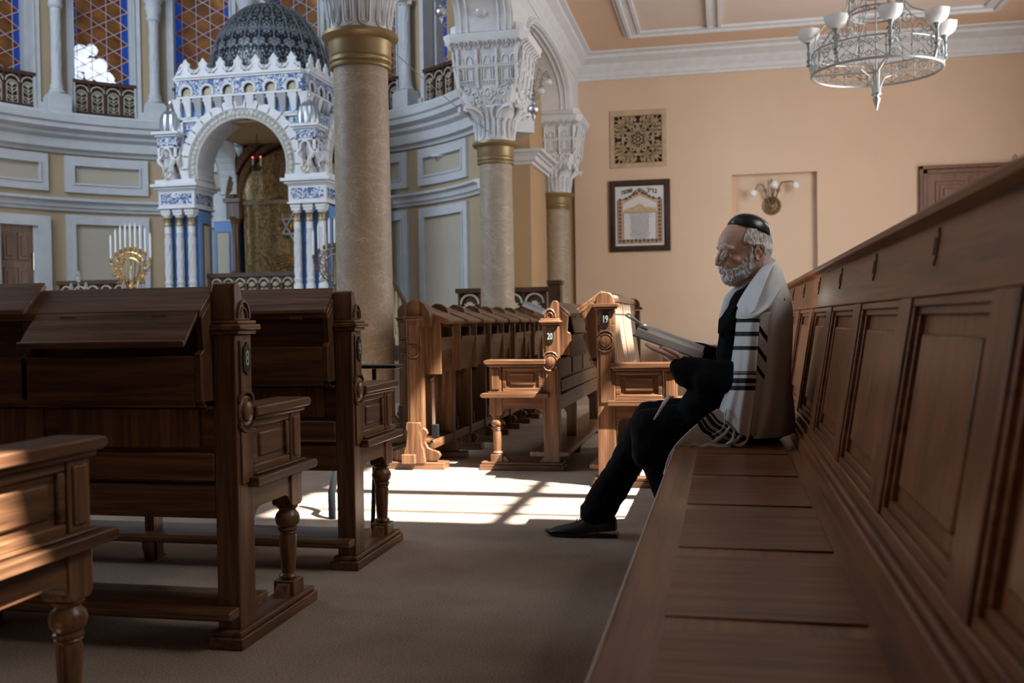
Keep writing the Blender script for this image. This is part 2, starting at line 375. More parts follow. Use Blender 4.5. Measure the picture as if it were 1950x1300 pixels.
# apse: curved wall, mouldings, piers between windows
A0, A1 = 36, 196
PC = [134.8-20.8*k for k in range(-2, 5)]     # bay centres
mb = MB(); mb.sweep_arc(AC, [(AR, 0), (AR+.3, 0), (AR+.3, 3.5), (AR, 3.5)], A0, A1, 60); struct(mb.build('wall_apse', M_APSE, ang=20))
prof = [(3.75,3.34),(3.66,3.34),(3.65,3.38),(3.58,3.40),(3.57,3.52),(3.50,3.56),(3.49,3.60),(3.40,3.64),(3.395,3.70),(3.36,3.72),(3.35,3.80),(3.41,3.83),(3.42,3.86),(4.4,3.86),(4.4,3.34)]
struct(MB().sweep_arc(AC, prof, A0, A1, 60).build('trim_10', M_CREAM, ang=20))
prof = [(3.75,2.55),(3.66,2.55),(3.65,2.58),(3.62,2.60),(3.61,2.66),(3.55,2.68),(3.55,2.71),(3.64,2.73),(3.75,2.74)]
struct(MB().sweep_arc(AC, prof, A0, A1, 60).build('trim_11', M_CREAM, ang=20))
mb = MB()
for c in PC:
    for z0, z1, h in ((2.81, 3.31, 8.65), (.9, 2.50, 8.65)):
        if z0 < 1 and abs(c-155.6) < 1: continue
        for w_, rr in ((0, .05), (1, .075)):
            hh = h-w_*1.55; m_ = .105*w_; t = 1.55 if not w_ else .35; tz = .105 if not w_ else .025
            r0 = AR-rr if not w_ else AR-.068
            for q in ((c-hh, c+hh, z1-m_-tz, z1-m_), (c-hh, c+hh, z0+m_, z0+m_+tz)): mb.arc(AC, r0, AR+.01, q[0], q[1], q[2], q[3], 8)
            for q in ((c-hh, c-hh+t), (c+hh-t, c+hh)): mb.arc(AC, r0, AR+.01, q[0], q[1], z0+m_+tz, z1-m_-tz, 2)
struct(mb.build('trim_12', M_CREAM, flat=True))
mb = MB()
for c in PC:
    for z0, z1, h in ((2.91, 3.21, 7.1), (1.0, 2.40, 7.1)): mb.arc(AC, AR-.012, AR+.01, c-h, c+h, z0, z1, 8)
struct(mb.build('trim_13', M_PANEL, ang=20))
# window piers
mb = MB(); mw = MB()
for c in PC+[PC[-1]-20.8]:
    s = c+10.4
    mb.arc(AC, AR, AR+.42, s-3.35, s+3.35, 3.86, 8.8, 3)
    for e in (-1, 1):
        mw.arc(AC, AR-.03, AR+.40, s+e*3.3-.55, s+e*3.3+.55, 3.86, 8.8, 2)
        mw.arc(AC, AR-.05, AR+.12, s+e*4.05-.18, s+e*4.05+.18, 3.86, 8.8, 1)
        mw.arc(AC, AR+.16, AR+.40, s+e*4.25-.45, s+e*4.25+.45, 3.86, 8.8, 1)
        mw.arc(AC, AR-.06, AR+.02, s+e*2.2-1.3, s+e*2.2+1.3, 3.86, 4.0, 2)
struct(mb.build('wall_window_piers', M_APSE, ang=20)); struct(mw.build('trim_14', M_CREAM, flat=True))
# stained glass
def f_glass(nt, b):
    tc = nt.nodes.new('ShaderNodeTexCoord'); mp = nt.nodes.new('ShaderNodeMapping'); nt.links.new(tc.outputs['UV'], mp.inputs[0])
    sp = nt.nodes.new('ShaderNodeSeparateXYZ'); nt.links.new(mp.outputs[0], sp.inputs[0])
    U, V = sp.outputs[0], sp.outputs[1]
    def M_(op, a, c=None, d=None):
        n = nt.nodes.new('ShaderNodeMath'); n.operation = op
        for i, q in enumerate((a, c, d)):
            if q is None: continue
            if isinstance(q, (int, float)): n.inputs[i].default_value = q
            else: nt.links.new(q, n.inputs[i])
        return n.outputs[0]
    # a star lattice: three families of bars cut small triangles beside the upright bars
    p, q = .20, .235
    def wrap(x): return M_('SUBTRACT', M_('FRACT', M_('ADD', x, .5)), .5)
    a_ = wrap(M_('ADD', M_('DIVIDE', V, q), M_('DIVIDE', U, 2*p))); b_ = wrap(M_('SUBTRACT', M_('DIVIDE', V, q), M_('DIVIDE', U, 2*p)))
    red = M_('MULTIPLY', M_('LESS_THAN', M_('MULTIPLY', a_, b_), 0), M_('LESS_THAN', M_('ABSOLUTE', M_('SUBTRACT', a_, b_)), .5))
    edge = M_('GREATER_THAN', M_('ABSOLUTE', U), .30)
    nz = nt.nodes.new('ShaderNodeTexNoise'); nz.inputs['Scale'].default_value = 3; nt.links.new(tc.outputs['UV'], nz.inputs[0])
    amber = ramp(nt, nz.outputs[0], [(.35, (.050, .020, .006)), (.6, (.12, .05, .014)), (.75, (.22, .12, .03))])
    def mixc(f, a, c):
        m = nt.nodes.new('ShaderNodeMix'); m.data_type = 'RGBA'
        nt.links.new(f, m.inputs[0])
        for i, x in ((6, a), (7, c)):
            if isinstance(x, tuple): m.inputs[i].default_value = (*x, 1)
            else: nt.links.new(x, m.inputs[i])
        return m.outputs[2]
    col = mixc(red, mixc(edge, amber, (.010, .035, .20)), (.075, .010, .008))
    nt.links.new(col, b.inputs['Base Color']); nt.links.new(col, b.inputs['Emission Color'])
    b.inputs['Emission Strength'].default_value = .42  # glow put into the glass stands for weak daylight from behind
M_SGLASS = mat('stained_glass', (.2, .1, .05), .45, spec=.15, nodes=f_glass)
M_LIT = mat('daylight_glow_in_pane', (.6, .65, .75), .3, **{'Emission Color': (.80, .88, 1, 1), 'Emission Strength': .55})
for i, c in enumerate(PC):
    ca = math.radians(c); ctr = Vector((AC[0]+(AR+.30)*math.cos(ca), AC[1]+(AR+.30)*math.sin(ca), 3.86))
    tv = Vector((math.sin(ca), -math.cos(ca), 0))      # left to right seen from the hall
    W = .43; H0, H1 = 0, 4.9
    me = bpy.data.meshes.new('window_%d' % (i+1)); vs = [ctr+tv*u+Vector((0,0,v)) for u, v in ((-W,H0),(W,H0),(W,H1),(-W,H1))]
    out = Vector((math.cos(ca), math.sin(ca), 0))*.02
    vs += [v+out for v in vs]
    me.from_pydata(vs, [], [(0,1,2,3),(7,6,5,4),(0,4,5,1),(1,5,6,2),(2,6,7,3),(3,7,4,0)])
    uv = me.uv_layers.new(name='UVMap'); U4 = [(-W,H0),(W,H0),(W,H1),(-W,H1)]
    for p in me.polygons:
        for li in p.loop_indices: uv.data[li].uv = U4[me.loops[li].vertex_index % 4]
    me.materials.append(M_SGLASS); o = bpy.data.objects.new('window_%d' % (i+1), me); C.objects.link(o); struct(o)
    lead = MB()
    def pt(u, v, d=.012): return ctr+tv*u+Vector((0,0,v))-out.normalized()*d
    for u in (-.3, -.1, .1, .3): lead.tube([pt(u, 0), pt(u, H1)], .006, 4)
    for s in (-1, 1):
        k = -6
        while k < 30:
            v0 = k*.235; pa, pb = (-W, v0-s*W/.4*.235), (W, v0+s*W/.4*.235)
            t0, t1 = 0, 1
            dv = pb[1]-pa[1]
            lo = (0-pa[1])/dv; hi = (H1-pa[1])/dv
            lo, hi = min(lo, hi), max(lo, hi); t0, t1 = max(0, lo), min(1, hi)
            if t1 > t0+.01: lead.tube([pt(pa[0]+(pb[0]-pa[0])*t0, pa[1]+dv*t0), pt(pa[0]+(pb[0]-pa[0])*t1, pa[1]+dv*t1)], .006, 4)
            k += 1
    lo_ = lead.build('window_leading', M_CREAM, o)
    if abs(c-134.8) < .1:       # clear panes low down, glowing themselves in place of the bright outdoors
        lit = MB(); random.seed(3)
        for (u, v, r) in ((-.30, .62, .085), (-.20, .80, .10), (-.07, .86, .07), (-.20, .6, .10), (-.07, .62, .09), (.05, .62, .085), (-.33, .48, .07), (.03, .47, .1), (.14, .42, .08), (-.1, .44, .07), (.2, .28, .07), (-.35, .30, .06), (-.25, .40, .06)):
            u -= .03; v = .42+v*.86; r *= 1.15
            pl = [(u+r*(.8+.25*random.random())*math.cos(a), v-.12+1.15*r*(.8+.25*random.random())*math.sin(a)) for a in [j*PI/5 for j in range(10)]]
            lit.rings([[pt(a, b_, .002) for a, b_ in pl], [pt(a, b_, .007) for a, b_ in pl]])
        lit.build('clear_pane', M_LIT, o)
# apse colonnettes
cn = MB(); base = None
def colonnette(a_deg):
    a = math.radians(a_deg); r = AR-.13
    x, y = AC[0]+r*math.cos(a), AC[1]+r*math.sin(a)
    t = empty('colonnette', (x, y, 3.86), LAB_COL[a_deg], 'column', 'white colonnettes between the stained glass windows', a+PI/2)
    MB().box(-.15, .15, -.12, .13, 0, .22).box(-.13, .13, -.11, .11, .22, .25).build('plinth', M_CREAM, t, bev=.006)
    MB().box(-.19, .19, -.17, .13, -.20, -.02).box(-.21, .21, -.19, .13, -.02, .0).build('bracket', M_CREAM, t, bev=.006)
    s_ = MB().lathe([(.10,.25),(.115,.27),(.10,.30),(.085,.32),(.09,.36),(.072,.40),(.064,.60),(.062,3.6)], n=14)
    for k in range(9):
        s_.tube([(.064*math.cos(2*PI*k/9+z*.7), .064*math.sin(2*PI*k/9+z*.7), .62+z*.28) for z in range(7)], .006, 4)
    s_.build('shaft', M_CREAM, t)
    MB().lathe([(.078,1.42),(.10,1.45),(.085,1.5),(.12,1.62),(.10,1.66),(.14,1.75),(.15,1.8)], n=10).build('capital', M_CREAM, t)
    return t
LAB_COL = {}
names = {145.2: 'colonnette left of the window with the bright clear panes', 124.4: 'colonnette just right of the window with the bright clear panes',
  103.6: 'colonnette rising behind the middle of the pierced dome', 82.8: 'colonnette behind the near marble column and dome edge', 62.0: 'colonnette right of the near marble column',
  166.0: 'colonnette beyond the left window', 41.2: 'colonnette beside the pier at the right end of the curved wall'}
for k in range(-1, 5):
    a_ = round(145.2-20.8*k, 1); LAB_COL[a_] = 'white carved '+names[a_]; 
    if k >= 0: colonnette(a_)
# balustrades at the foot of the windows
def fil_panel(mb, u0, u1, z0, z1, P, r=.006):
    """pierced leaf-work filling one arched panel"""
    cx, hw = (u0+u1)/2, (u1-u0)/2; zt = z1-hw
    out = [(u0, z0), (u0, zt)]+[(cx-hw*math.cos(a), zt+hw*math.sin(a)) for a in [PI*i/8 for i in range(1, 8)]]+[(u1, zt), (u1, z0)]
    mb.tube([P(u, z) for u, z in out], r, 4, closed=True)
    mb.tube([P(cx, z0), P(cx, z1)], r*.8, 4)
    n = max(2, int((zt-z0)/(hw*1.1)))
    for i in range(n):
        zc = z0+(i+.5)*(zt-z0)/n
        for s in (-1, 1):
            mb.tube([P(*q) for q in [(cx+s*hw*(.5-.42*math.cos(a*1.3)), zc+hw*.48*math.sin(a)) for a in [PI*2*j/7 for j in range(7)]]], r*.8, 4)
    for a in (35, 62, 118, 145): mb.tube([P(cx, zt), P(cx+hw*.9*math.cos(math.radians(a)), zt+hw*.9*math.sin(math.radians(a)))], r*.9, 4)
def bal_arc(c, lab):
    t = empty('balustrade', (AC[0], AC[1], 0), lab, 'balustrade', 'wooden balustrades below the stained glass windows')
    R_ = AR-.02; h = 6.6
    def P(a, z, d=0): q = math.radians(c-a); return (((R_-d)*math.cos(q), (R_-d)*math.sin(q), z))
    O = (0, 0)
    mb = MB(); mb.arc(O, R_, R_+.05, c-h, c+h, 3.86, 3.93, 6); mb.arc(O, R_-.03, R_+.06, c-h, c+h, 4.33, 4.38, 6); mb.arc(O, R_+.03, R_+.05, c-h, c+h, 3.93, 4.33, 6)
    mb.build('rail_frame', DX, t)
    mb = MB()
    for i in range(5): mb.arc(O, R_-.015, R_+.04, c-h+i*2*h/4-.28 if i else c-h, c-h+i*2*h/4+.28 if i < 4 else c+h, 3.93, 4.33, 1)
    mb.build('baluster_posts', DX, t)
    for i in range(4):
        a0 = -h+i*2*h/4; mb = MB(); mb.m = Matrix()
        k = 180/PI/R_
        fil_panel(mb, 0, .145, 3.95, 4.24, lambda u, z: P(a0+(.035+u)*k+.12, z, .0), .008)
        mb.build('filigree_panel', M_TANL, t)
        am = MB(); am.tube([P(a0+(.1075+.09*math.cos(q))*k+.1, 4.22+.085*math.sin(q), .012) for q in [PI*j/8 for j in range(9)]], .010, 5); am.build('arch_moulding', M_TANL, t)
bl = {155.6: 'leftmost wooden balustrade, cut by the left edge, under stained glass', 134.8: 'wooden balustrade of four filigree panels under the window with bright clear panes',
      114.0: 'wooden balustrade partly hidden behind the left silver turret dome', 93.2: 'wooden balustrade hidden behind the pierced dome and near column', 72.4: 'wooden balustrade just right of the near marble column',
      51.6: 'wooden balustrade at the right end of the curved wall behind the middle capital'}
for k in range(-1, 5): c_ = round(134.8-20.8*k, 1); bal_arc(c_, bl[c_])
# left doorway in the apse
mb = MB()
for q in ((146.9, 149.6, 0, 2.42), (158.0, 160.7, 0, 2.42)): mb.arc(AC, AR-.09, AR+.02, *q, 2); 
mb.arc(AC, AR-.09, AR+.02, 146.9, 160.7, 2.32, 2.46, 6)
for q in ((149.4, 150.4), (157.2, 158.2)): mb.arc(AC, AR-.05, AR+.02, *q, 0, 2.36, 2)
struct(mb.build('trim_15', M_CREAM, flat=True))
d1 = MB().arc(AC, AR-.03, AR+.01, 150.4, 157.4, 0, 2.34, 6).build('door_1', WZ); struct(d1)
mb = MB()
for z0, z1 in ((1.35, 1.75), (1.85, 2.22), (.3, 1.2)):
    for a0_, a1_ in ((151.2, 153.6), (154.2, 156.6)):
        mb.arc(AC, AR-.05, AR-.02, a0_, a1_, z0, z1, 2); mb.arc(AC, AR-.065, AR-.04, a0_+.5, a1_-.5, z0+.05, z1-.05, 2)
mb.build('door_panel', WZ, d1, bev=.004)
MB().arc(AC, AR-.07, AR-.03, 150.45, 150.65, 1.72, 1.95, 1).build('hinge', M_SILVER, d1)
# right-hand door in the back wall
d2 = MB().box(2.79, 3.92, YW-.045, YW-.005, 0, 2.90).build('door_2', DZ); struct(d2)
mb = MB()
for a, b in ((0, .05), (.05, .11)):
    y = YW-.09 if a == 0 else YW-.065
    mb.box(2.69+a, 2.69+b, y, YW-.002, 0, 3.0-a); mb.box(3.995-b, 3.995-a, y, YW-.002, 0, 3.0-a); mb.box(2.69+a, 3.995-a, y, YW-.002, 3.0-b, 3.0-a)
mb.build('door_frame', DZ, d2, bev=.006)
mb = MB()
for x0, x1 in ((2.90, 3.28), (3.43, 3.81)):
    for z0, z1 in ((2.28, 2.78), (1.2, 2.1), (.3, 1.05)):
        mb.box(x0, x1, YW-.065, YW-.04, z0, z1); mb.box(x0+.05, x1-.05, YW-.075, YW-.05, z0+.05, z1-.05); mb.box(x0+.10, x1-.10, YW-.09, YW-.06, z0+.10, z1-.10)
mb.box(3.335, 3.375, YW-.06, YW-.04, .1, 2.85); mb.build('door_panel', DZ, d2, bev=.008)
MB().box(2.8, 3.9, YW-.06, YW-.044, 2.16, 2.2).build('lock_rail', DZ, d2)
tag(MB().lathe([(.012,0),(.03,.01),(.02,.03),(.035,.06),(.02,.09),(.006,.11)], (3.93, YW-.05, 3.0), 10).build('wall_bracket', M_SILVER), 'small silver bracket on the wall above the corner of the brown door', 'bracket')

# ------------------------------------------------------------------ columns
def column(x, y, zr, lab, rs):
    t = empty('marble_column', (x, y, 0), lab, 'column', 'marble columns of the arcade')
    MB().box(-.27, .27, -.27, .27, 0, .12).lathe([(.25,.12),(.27,.16),(.25,.2),(.21,.22),(.23,.26),(.2,.3)], n=28).build('base', M_MARBLE, t)
    MB().lathe([(rs*1.03, .28), (rs*1.03, .9), (rs*1.01, 1.6), (rs*.985, zr)], n=40).build('shaft', M_MARBLE, t)
    k = rs/.18
    MB().lathe([(rs*.98,-.005),(rs*1.10,0),(rs*1.12,.012),(rs*1.06,.03),(rs*1.13,.04),(rs*1.14,.055),(rs*1.08,.07),(rs*1.12,.08),(rs*1.12,.16),(rs*1.16,.175),(rs*1.32,.185),(rs*1.40,.205),(rs*1.36,.23),(rs*1.15,.24)], (0,0,zr), 40).build('gold_collar', M_GOLD, t)
    # capital: bell below, carved block above
    cap = MB(); z0 = zr+.235; H = 1.16
    prof = [(0,.205,.0),(.18,.205,.0),(.21,.215,.15),(.27,.25,.35),(.33,.285,.55),(.345,.275,.6),(.42,.30,.8),(.55,.315,.9),(.70,.335,1),(.73,.365,1),(.75,.365,1),(.76,.345,1),(.90,.36,1),(.955,.385,1),(.97,.43,1),(1.04,.455,1),(1.06,.455,1),(1.07,.39,1),(1.16,.39,1)]
    def ring(h, sq, z):
        r = []
        for j in range(32):
            a = 2*PI*(j+.5)/32; c, s = math.cos(a), math.sin(a)
            d = max(abs(c), abs(s)); f = (1-sq)+sq/d; r.append((h*c*f, h*s*f, z0+z*H/1.16))
        return r
    cap.rings([ring(h, sq, z) for z, h, sq in prof]); cap.build('capital', M_WHITE, t, ang=30)
    def hw(z):
        for (za, ha, _), (zb, hb, _) in zip(prof, prof[1:]):
            if za <= z <= zb: return ha+(hb-ha)*(z-za)/max(zb-za, 1e-6)
        return .4
    rel = MB()
    for q in range(4):
        R4 = Matrix.Rotation(q*PI/2, 3, 'Z')
        def P(u, z, d=.004): return R4 @ Vector((u, -(hw(z)+d), z0+z))
        def Pr(u, z, d=.004):      # on the round bell
            a = u/.21; h = hw(z)+d; return R4 @ Vector((h*math.sin(a), -h*math.cos(a), z0+z))
        for uc in (-.105, 0, .105):       # looped flutes
            for w_, rr in ((.034, .007), (.018, .0045)):
                rel.tube([Pr(uc-w_, .24-.0*w_)]+[Pr(uc-w_*math.cos(a), .05-w_*math.sin(a)) for a in [PI*j/6 for j in range(7)]]+[Pr(uc+w_, .24)], rr, 5)
        for s in (-1, 1):                # acanthus leaves curling out at the corners
            rel.tube([Pr(s*.07, .22), P(s*.10, .28), P(s*.17, .32, .02), P(s*.235, .33, .045), P(s*.25, .30, .05), P(s*.23, .285, .04)], [.016, .02, .024, .026, .02, .01], 6)
            rel.tube([Pr(s*.02, .22), P(s*.03, .30), P(s*.075, .345, .015), P(s*.11, .33, .02)], .013, 5)
            for (uu, zz, rr) in ((.06, .47, .042), (.15, .46, .048), (.235, .50, .04), (.19, .38, .035), (.11, .39, .03)):
                rel.tube(spiral(P(s*uu, zz, .003), R4 @ Vector((s, 0, 0)), (0, 0, 1), rr, 1.2, PI*.6), .0085, 4)
            rel.tube([P(s*.03, .36), P(s*.10, .44), P(s*.13, .53), P(s*.22, .55)], .009, 4)
        rel.tube([P(.038*math.cos(a), .46+.058*math.sin(a)) for a in [2*PI*j/12 for j in range(12)]], .010, 5, closed=True)
        rel.ball(P(0, .46, 0), .026, 8, 6, (1, .5 if q % 2 == 0 else 1, 1.4))
        for i in range(22): rel.ball(P(-.30+i*.6/21, .575), .0095, 5, 4)
        for zz in (.56, .592, .75): rel.tube([P(-hw(zz), zz), P(hw(zz), zz)], .006, 4)
        for i in range(7):                # arcade of niches
            u = -.285+i*.095; wv = .034
            rel.tube([P(u-wv, .61), P(u-wv, .79)]+[P(u-wv*math.cos(a), .79+wv*1.5*math.sin(a)) for a in [PI*j/6 for j in range(1, 6)]]+[P(u+wv, .79), P(u+wv, .61)], .0085, 4)
        for u in (-.31, -.105, .105, .31):
            rel.tube([P(u, .52, .012), P(u, .62, .018), P(u, .84, .018), P(u, .91, .01)], .014, 5)
        for i in range(8):                # row of little arches under the abacus
            u = -.35+i*.1
            for wv in (.043, .026):
                rel.tube([P(u-wv*math.cos(a), .915+wv*1.6*math.sin(a), .008) for a in [PI*j/6 for j in range(7)]], .0065, 4)
    rel.build('capital_carving', M_WHITE, t, ang=62)
    return t
column(-2.375, 6.4, 2.64, 'near tan marble column, tallest in view, with gold collar', .185)
column(-2.37, 10.45, 2.61, 'middle tan marble column with full carved white capital', .178)
column(-2.37, 14.45, 2.55, 'farthest marble column, standing against the peach wall', .185)
# spiral colonnette in front of the pier
t = empty('twisted_colonnette', (-3.30, 12.98, 0), 'slim white twisted colonnette beside the middle marble column', 'column')
s_ = MB().lathe([(.075, 0), (.075, 1.9), (.085, 1.92), (.07, 1.96), (.06, 2.0), (.06, 2.52)], n=16)
for k in range(5): s_.tube([(.062*math.cos(2*PI*k/5+z*.45), .062*math.sin(2*PI*k/5+z*.45), 1.78+z*.017) for z in range(44)], .013, 5)
s_.build('shaft', M_WHITE, t)
MB().lathe([(.065,2.5),(.08,2.53),(.07,2.56),(.10,2.66),(.13,2.72)], n=14).box(-.15, .15, -.15, .12, 2.72, 2.84).box(-.17, .17, -.17, .12, 2.84, 2.87).build('capital', M_WHITE, t, bev=.004)
MB().box(-.13, .13, -.13, .12, 2.87, 3.02).build('impost_block', M_PIER, t)
# bimah platform
struct(MB().box(-9.6, -1.9, 11.15, 15.0, .0, .42).build('floor_platform', M_CARPET, flat=True))
# ------------------------------------------------------------------ pews
def rounded_rect(y0, y1, z0, z1): return [(y0,z0),(y1,z0),(y1,z1),(y0,z1)]
def end_assembly(t, style, num, sx=1, H=1.056):
    """aisle end of a pew; x grows towards the aisle (mirrored by sx), y towards the seat, face at x=0"""
    T = .072
    def bx(mb, x0, x1, y0, y1, z0, z1): mb.box(min(x0*sx, x1*sx), max(x0*sx, x1*sx), y0, y1, z0, z1)
    mb = MB(); bx(mb, -T, 0, 0, .10, .05, .905); mb.build('end_post', WZ, t, bev=.004)
    if style == 'A':
        mb = MB(); bx(mb, -T-.012, .014, -.008, .108, .905, .918); bx(mb, -T-.020, .024, -.015, .118, .918, .934); bx(mb, -T-.012, .014, -.006, .11, .934, .945)
        mb.build('post_moulding', WY, t, bev=.004)
        poly = [(0,.945),(0,1.035),(.006,1.052),(.02,1.056),(.036,1.05),(.044,1.03),(.050,1.012),(.064,1.008),(.076,.995),(.082,.975),(.092,.97),(.096,.958),(.096,.945)]
        MB().prism(poly, 'x', *sorted((-T*sx, 0))).build('post_crest', WZ, t, bev=.003)
        mb = MB(); mb.tube([(.003*sx, .05+.034*math.cos(a), .952+.05*math.sin(a)) for a in [PI*j/10 for j in range(11)]], .005, 5)
        mb.tube([(.003*sx, .05+.02*math.cos(a), .952+.03*math.sin(a)) for a in [PI*j/10 for j in range(11)]], .003, 5)
        mb.build('crest_carving', WZ, t); zp = .833; zr = .68; zt = .888
    else:
        o = H-1.056
        mb = MB(); bx(mb, -T, 0, 0, .10, .905, .965+o); bx(mb, -T-.012, .014, -.01, .112, .965+o, .976+o); bx(mb, -T-.02, .024, -.02, .124, .976+o, .996+o)
        mb.build('post_moulding', WY, t, bev=.004)
        poly = [(-.004,.995+o),(-.002,1.03+o),(.012,1.05+o),(.03,1.058+o),(.06,1.058+o),(.082,1.048+o),(.097,1.025+o),(.10,.995+o)]
        MB().prism(poly, 'x', *sorted((-T*sx, 0))).build('post_crest', WZ, t, bev=.003); zp = .925+o*.3; zr = .805+o*.3; zt = .955+o
    # raised field with its frame, rosette and number plate on the face
    mb = MB(); bx(mb, 0, .006, .020, .080, .47, zr-.055); mb.build('raised_field', WZ, t, bev=.004); mb = MB(); bx(mb, 0, .006, .020, .080, zr+.055, zt); mb.build('raised_field', WZ, t, bev=.004)
    mb = MB(); mb.m = Matrix.Translation((.0, .05, zr)) @ Matrix.Rotation(PI/2*sx, 4, 'Y')
    mb.lathe([(.046,0),(.046,.006),(.040,.010),(.034,.006),(.030,.006),(.028,.014),(.02,.018),(.004,.019)], n=24); 
    mb.build('rosette', WZ, t)
    for e in (-1, 1): mb = MB(); mb.tube([(.006*sx, .05+.04*math.cos(a), zr+e*(.03+.028*math.sin(a))) for a in [PI*j/8 for j in range(9)]], .006, 5); mb.build('rosette_carving', WZ, t)
    if num:
        mb = MB(); y0, y1 = .030, .072
        pl = [(y0+.003, zp-.034), (.046, zp-.040), (.051, zp-.048), (.056, zp-.040), (y1-.003, zp-.034), (y1, zp), (y1-.003, zp+.034), (.056, zp+.040), (.051, zp+.048), (.046, zp+.040), (y0+.003, zp+.034), (y0, zp)]
        mb.prism(pl, 'x', *sorted((.004*sx, .011*sx))); pt_ = mb.build('number_plate', M_BLACK, t)
        pt_['label'] = 'dark metal number plate'
        rot = Matrix(((0, 0, sx, .011*sx), (sx, 0, 0, .051), (0, 1, 0, zp), (0, 0, 0, 1)))
        if len(num) == 1: text_obj('numeral', num, M_NUM, pt_, rot @ Matrix.Scale(.75, 4, (1,0,0)), .062, .0015, bold=.0005)
        else: text_obj('numeral', num, M_NUM, pt_, rot @ Matrix.Scale(.60, 4, (1,0,0)), .056, .0015, bold=.0005)
    # foot
    mb = MB(); bx(mb, -T-.02, .02, -.03, .51, 0, .035); bx(mb, -T-.012, .012, -.022, .50, .035, .052); mb.build('foot_beam', WY, t, bev=.005)
M_NUM = mat('enamel_numerals', (.34, .36, .30), .5)
def arm_assembly(t, sx=1):
    T = .072
    def bx(mb, x0, x1, y0, y1, z0, z1): mb.box(min(x0*sx, x1*sx), max(x0*sx, x1*sx), y0, y1, z0, z1)
    mb = MB(); mb.prism([(.08,.662),(.455,.662),(.470,.668),(.476,.677),(.470,.688),(.455,.692),(.08,.692)], 'x', *sorted(((-T-.02)*sx, .026*sx)))
    bx(mb, -T-.008, .012, .09, .452, .648, .662); mb.build('arm_rest', WY, t, bev=.005)
    mb = MB(); bx(mb, -T+.012, -.012, .10, .36, .49, .65); mb.build('arm_panel', WY, t)
    mb = MB()
    for q in ((.10, .36, .625, .65), (.10, .36, .49, .515), (.10, .13, .515, .625), (.335, .36, .515, .625)): bx(mb, -T+.002, -.002, *q)
    mb.build('panel_frame', WY, t, bev=.005)
    mb = MB(); bx(mb, -T+.008, -.005, .155, .310, .532, .608); mb.build('raised_panel', WY, t, bev=.006)
    mb = MB(); bx(mb, -T, 0, .366, .44, .49, .65); bx(mb, -T-.004, .006, .378, .428, .505, .635); mb.build('arm_stile', WZ, t, bev=.004)
    mb = MB(); mb.prism([(.06,.455),(.478,.455),(.492,.460),(.497,.470),(.490,.480),(.478,.484),(.06,.484)], 'x', *sorted(((-T-.03)*sx, .036*sx)))
    bx(mb, -T-.006, .012, .10, .452, .484, .492); mb.build('seat_end_ledge', WY, t, bev=.004)
    pl = [(.10,.455),(.10,.30)]+[(.10+.008+.05*(1-math.cos(a)), .34+.045*math.sin(a)) for a in [PI/2*j/5 for j in range(6)]]
    pl += [(.31,.385)]+[(.318+.045*math.sin(a), .345+.04*math.cos(a)) for a in [PI/2*j/5 for j in range(6)]]+[(.366,.455)]
    mb = MB(); mb.prism(pl, 'x', *sorted(((-T+.004)*sx, -.006*sx))); mb.build('apron', WY, t, bev=.003)
    mb = MB(); mb.prism([(.362,.455),(.362,.352),(.372,.340),(.434,.340),(.444,.352),(.444,.455)], 'x', *sorted((-T*sx, 0))); mb.build('leg_block', WZ, t, bev=.004)
    mb = MB(); mb.lathe([(.030,.342),(.036,.336),(.030,.330),(.026,.325),(.037,.312),(.041,.298),(.037,.280),(.028,.270),(.033,.266),(.033,.260),(.028,.256),(.031,.252),(.026,.246),(.029,.235),(.0265,.18),(.023,.125),(.022,.118),(.030,.112),(.032,.106),(.026,.100),(.034,.094)][::-1], (-T/2*sx, .403, 0), 20)
    mb.build('turned_leg', WZ, t)
    mb = MB(); bx(mb, -T, 0, .365, .441, .05, .098); mb.build('leg_foot', WZ, t, bev=.003)
    mb = MB(); mb.prism([(.366,.052),(.366,.09),(.350,.082),(.338,.066),(.320,.052)], 'x', *sorted(((-T+.015)*sx, -.015*sx))); mb.build('foot_bracket', WZ, t); mb = MB()
    mb.prism([(.10,.052),(.10,.085),(.112,.078),(.12,.066),(.135,.052)], 'x', *sorted(((-T+.015)*sx, -.015*sx))); mb.build('foot_bracket', WZ, t)
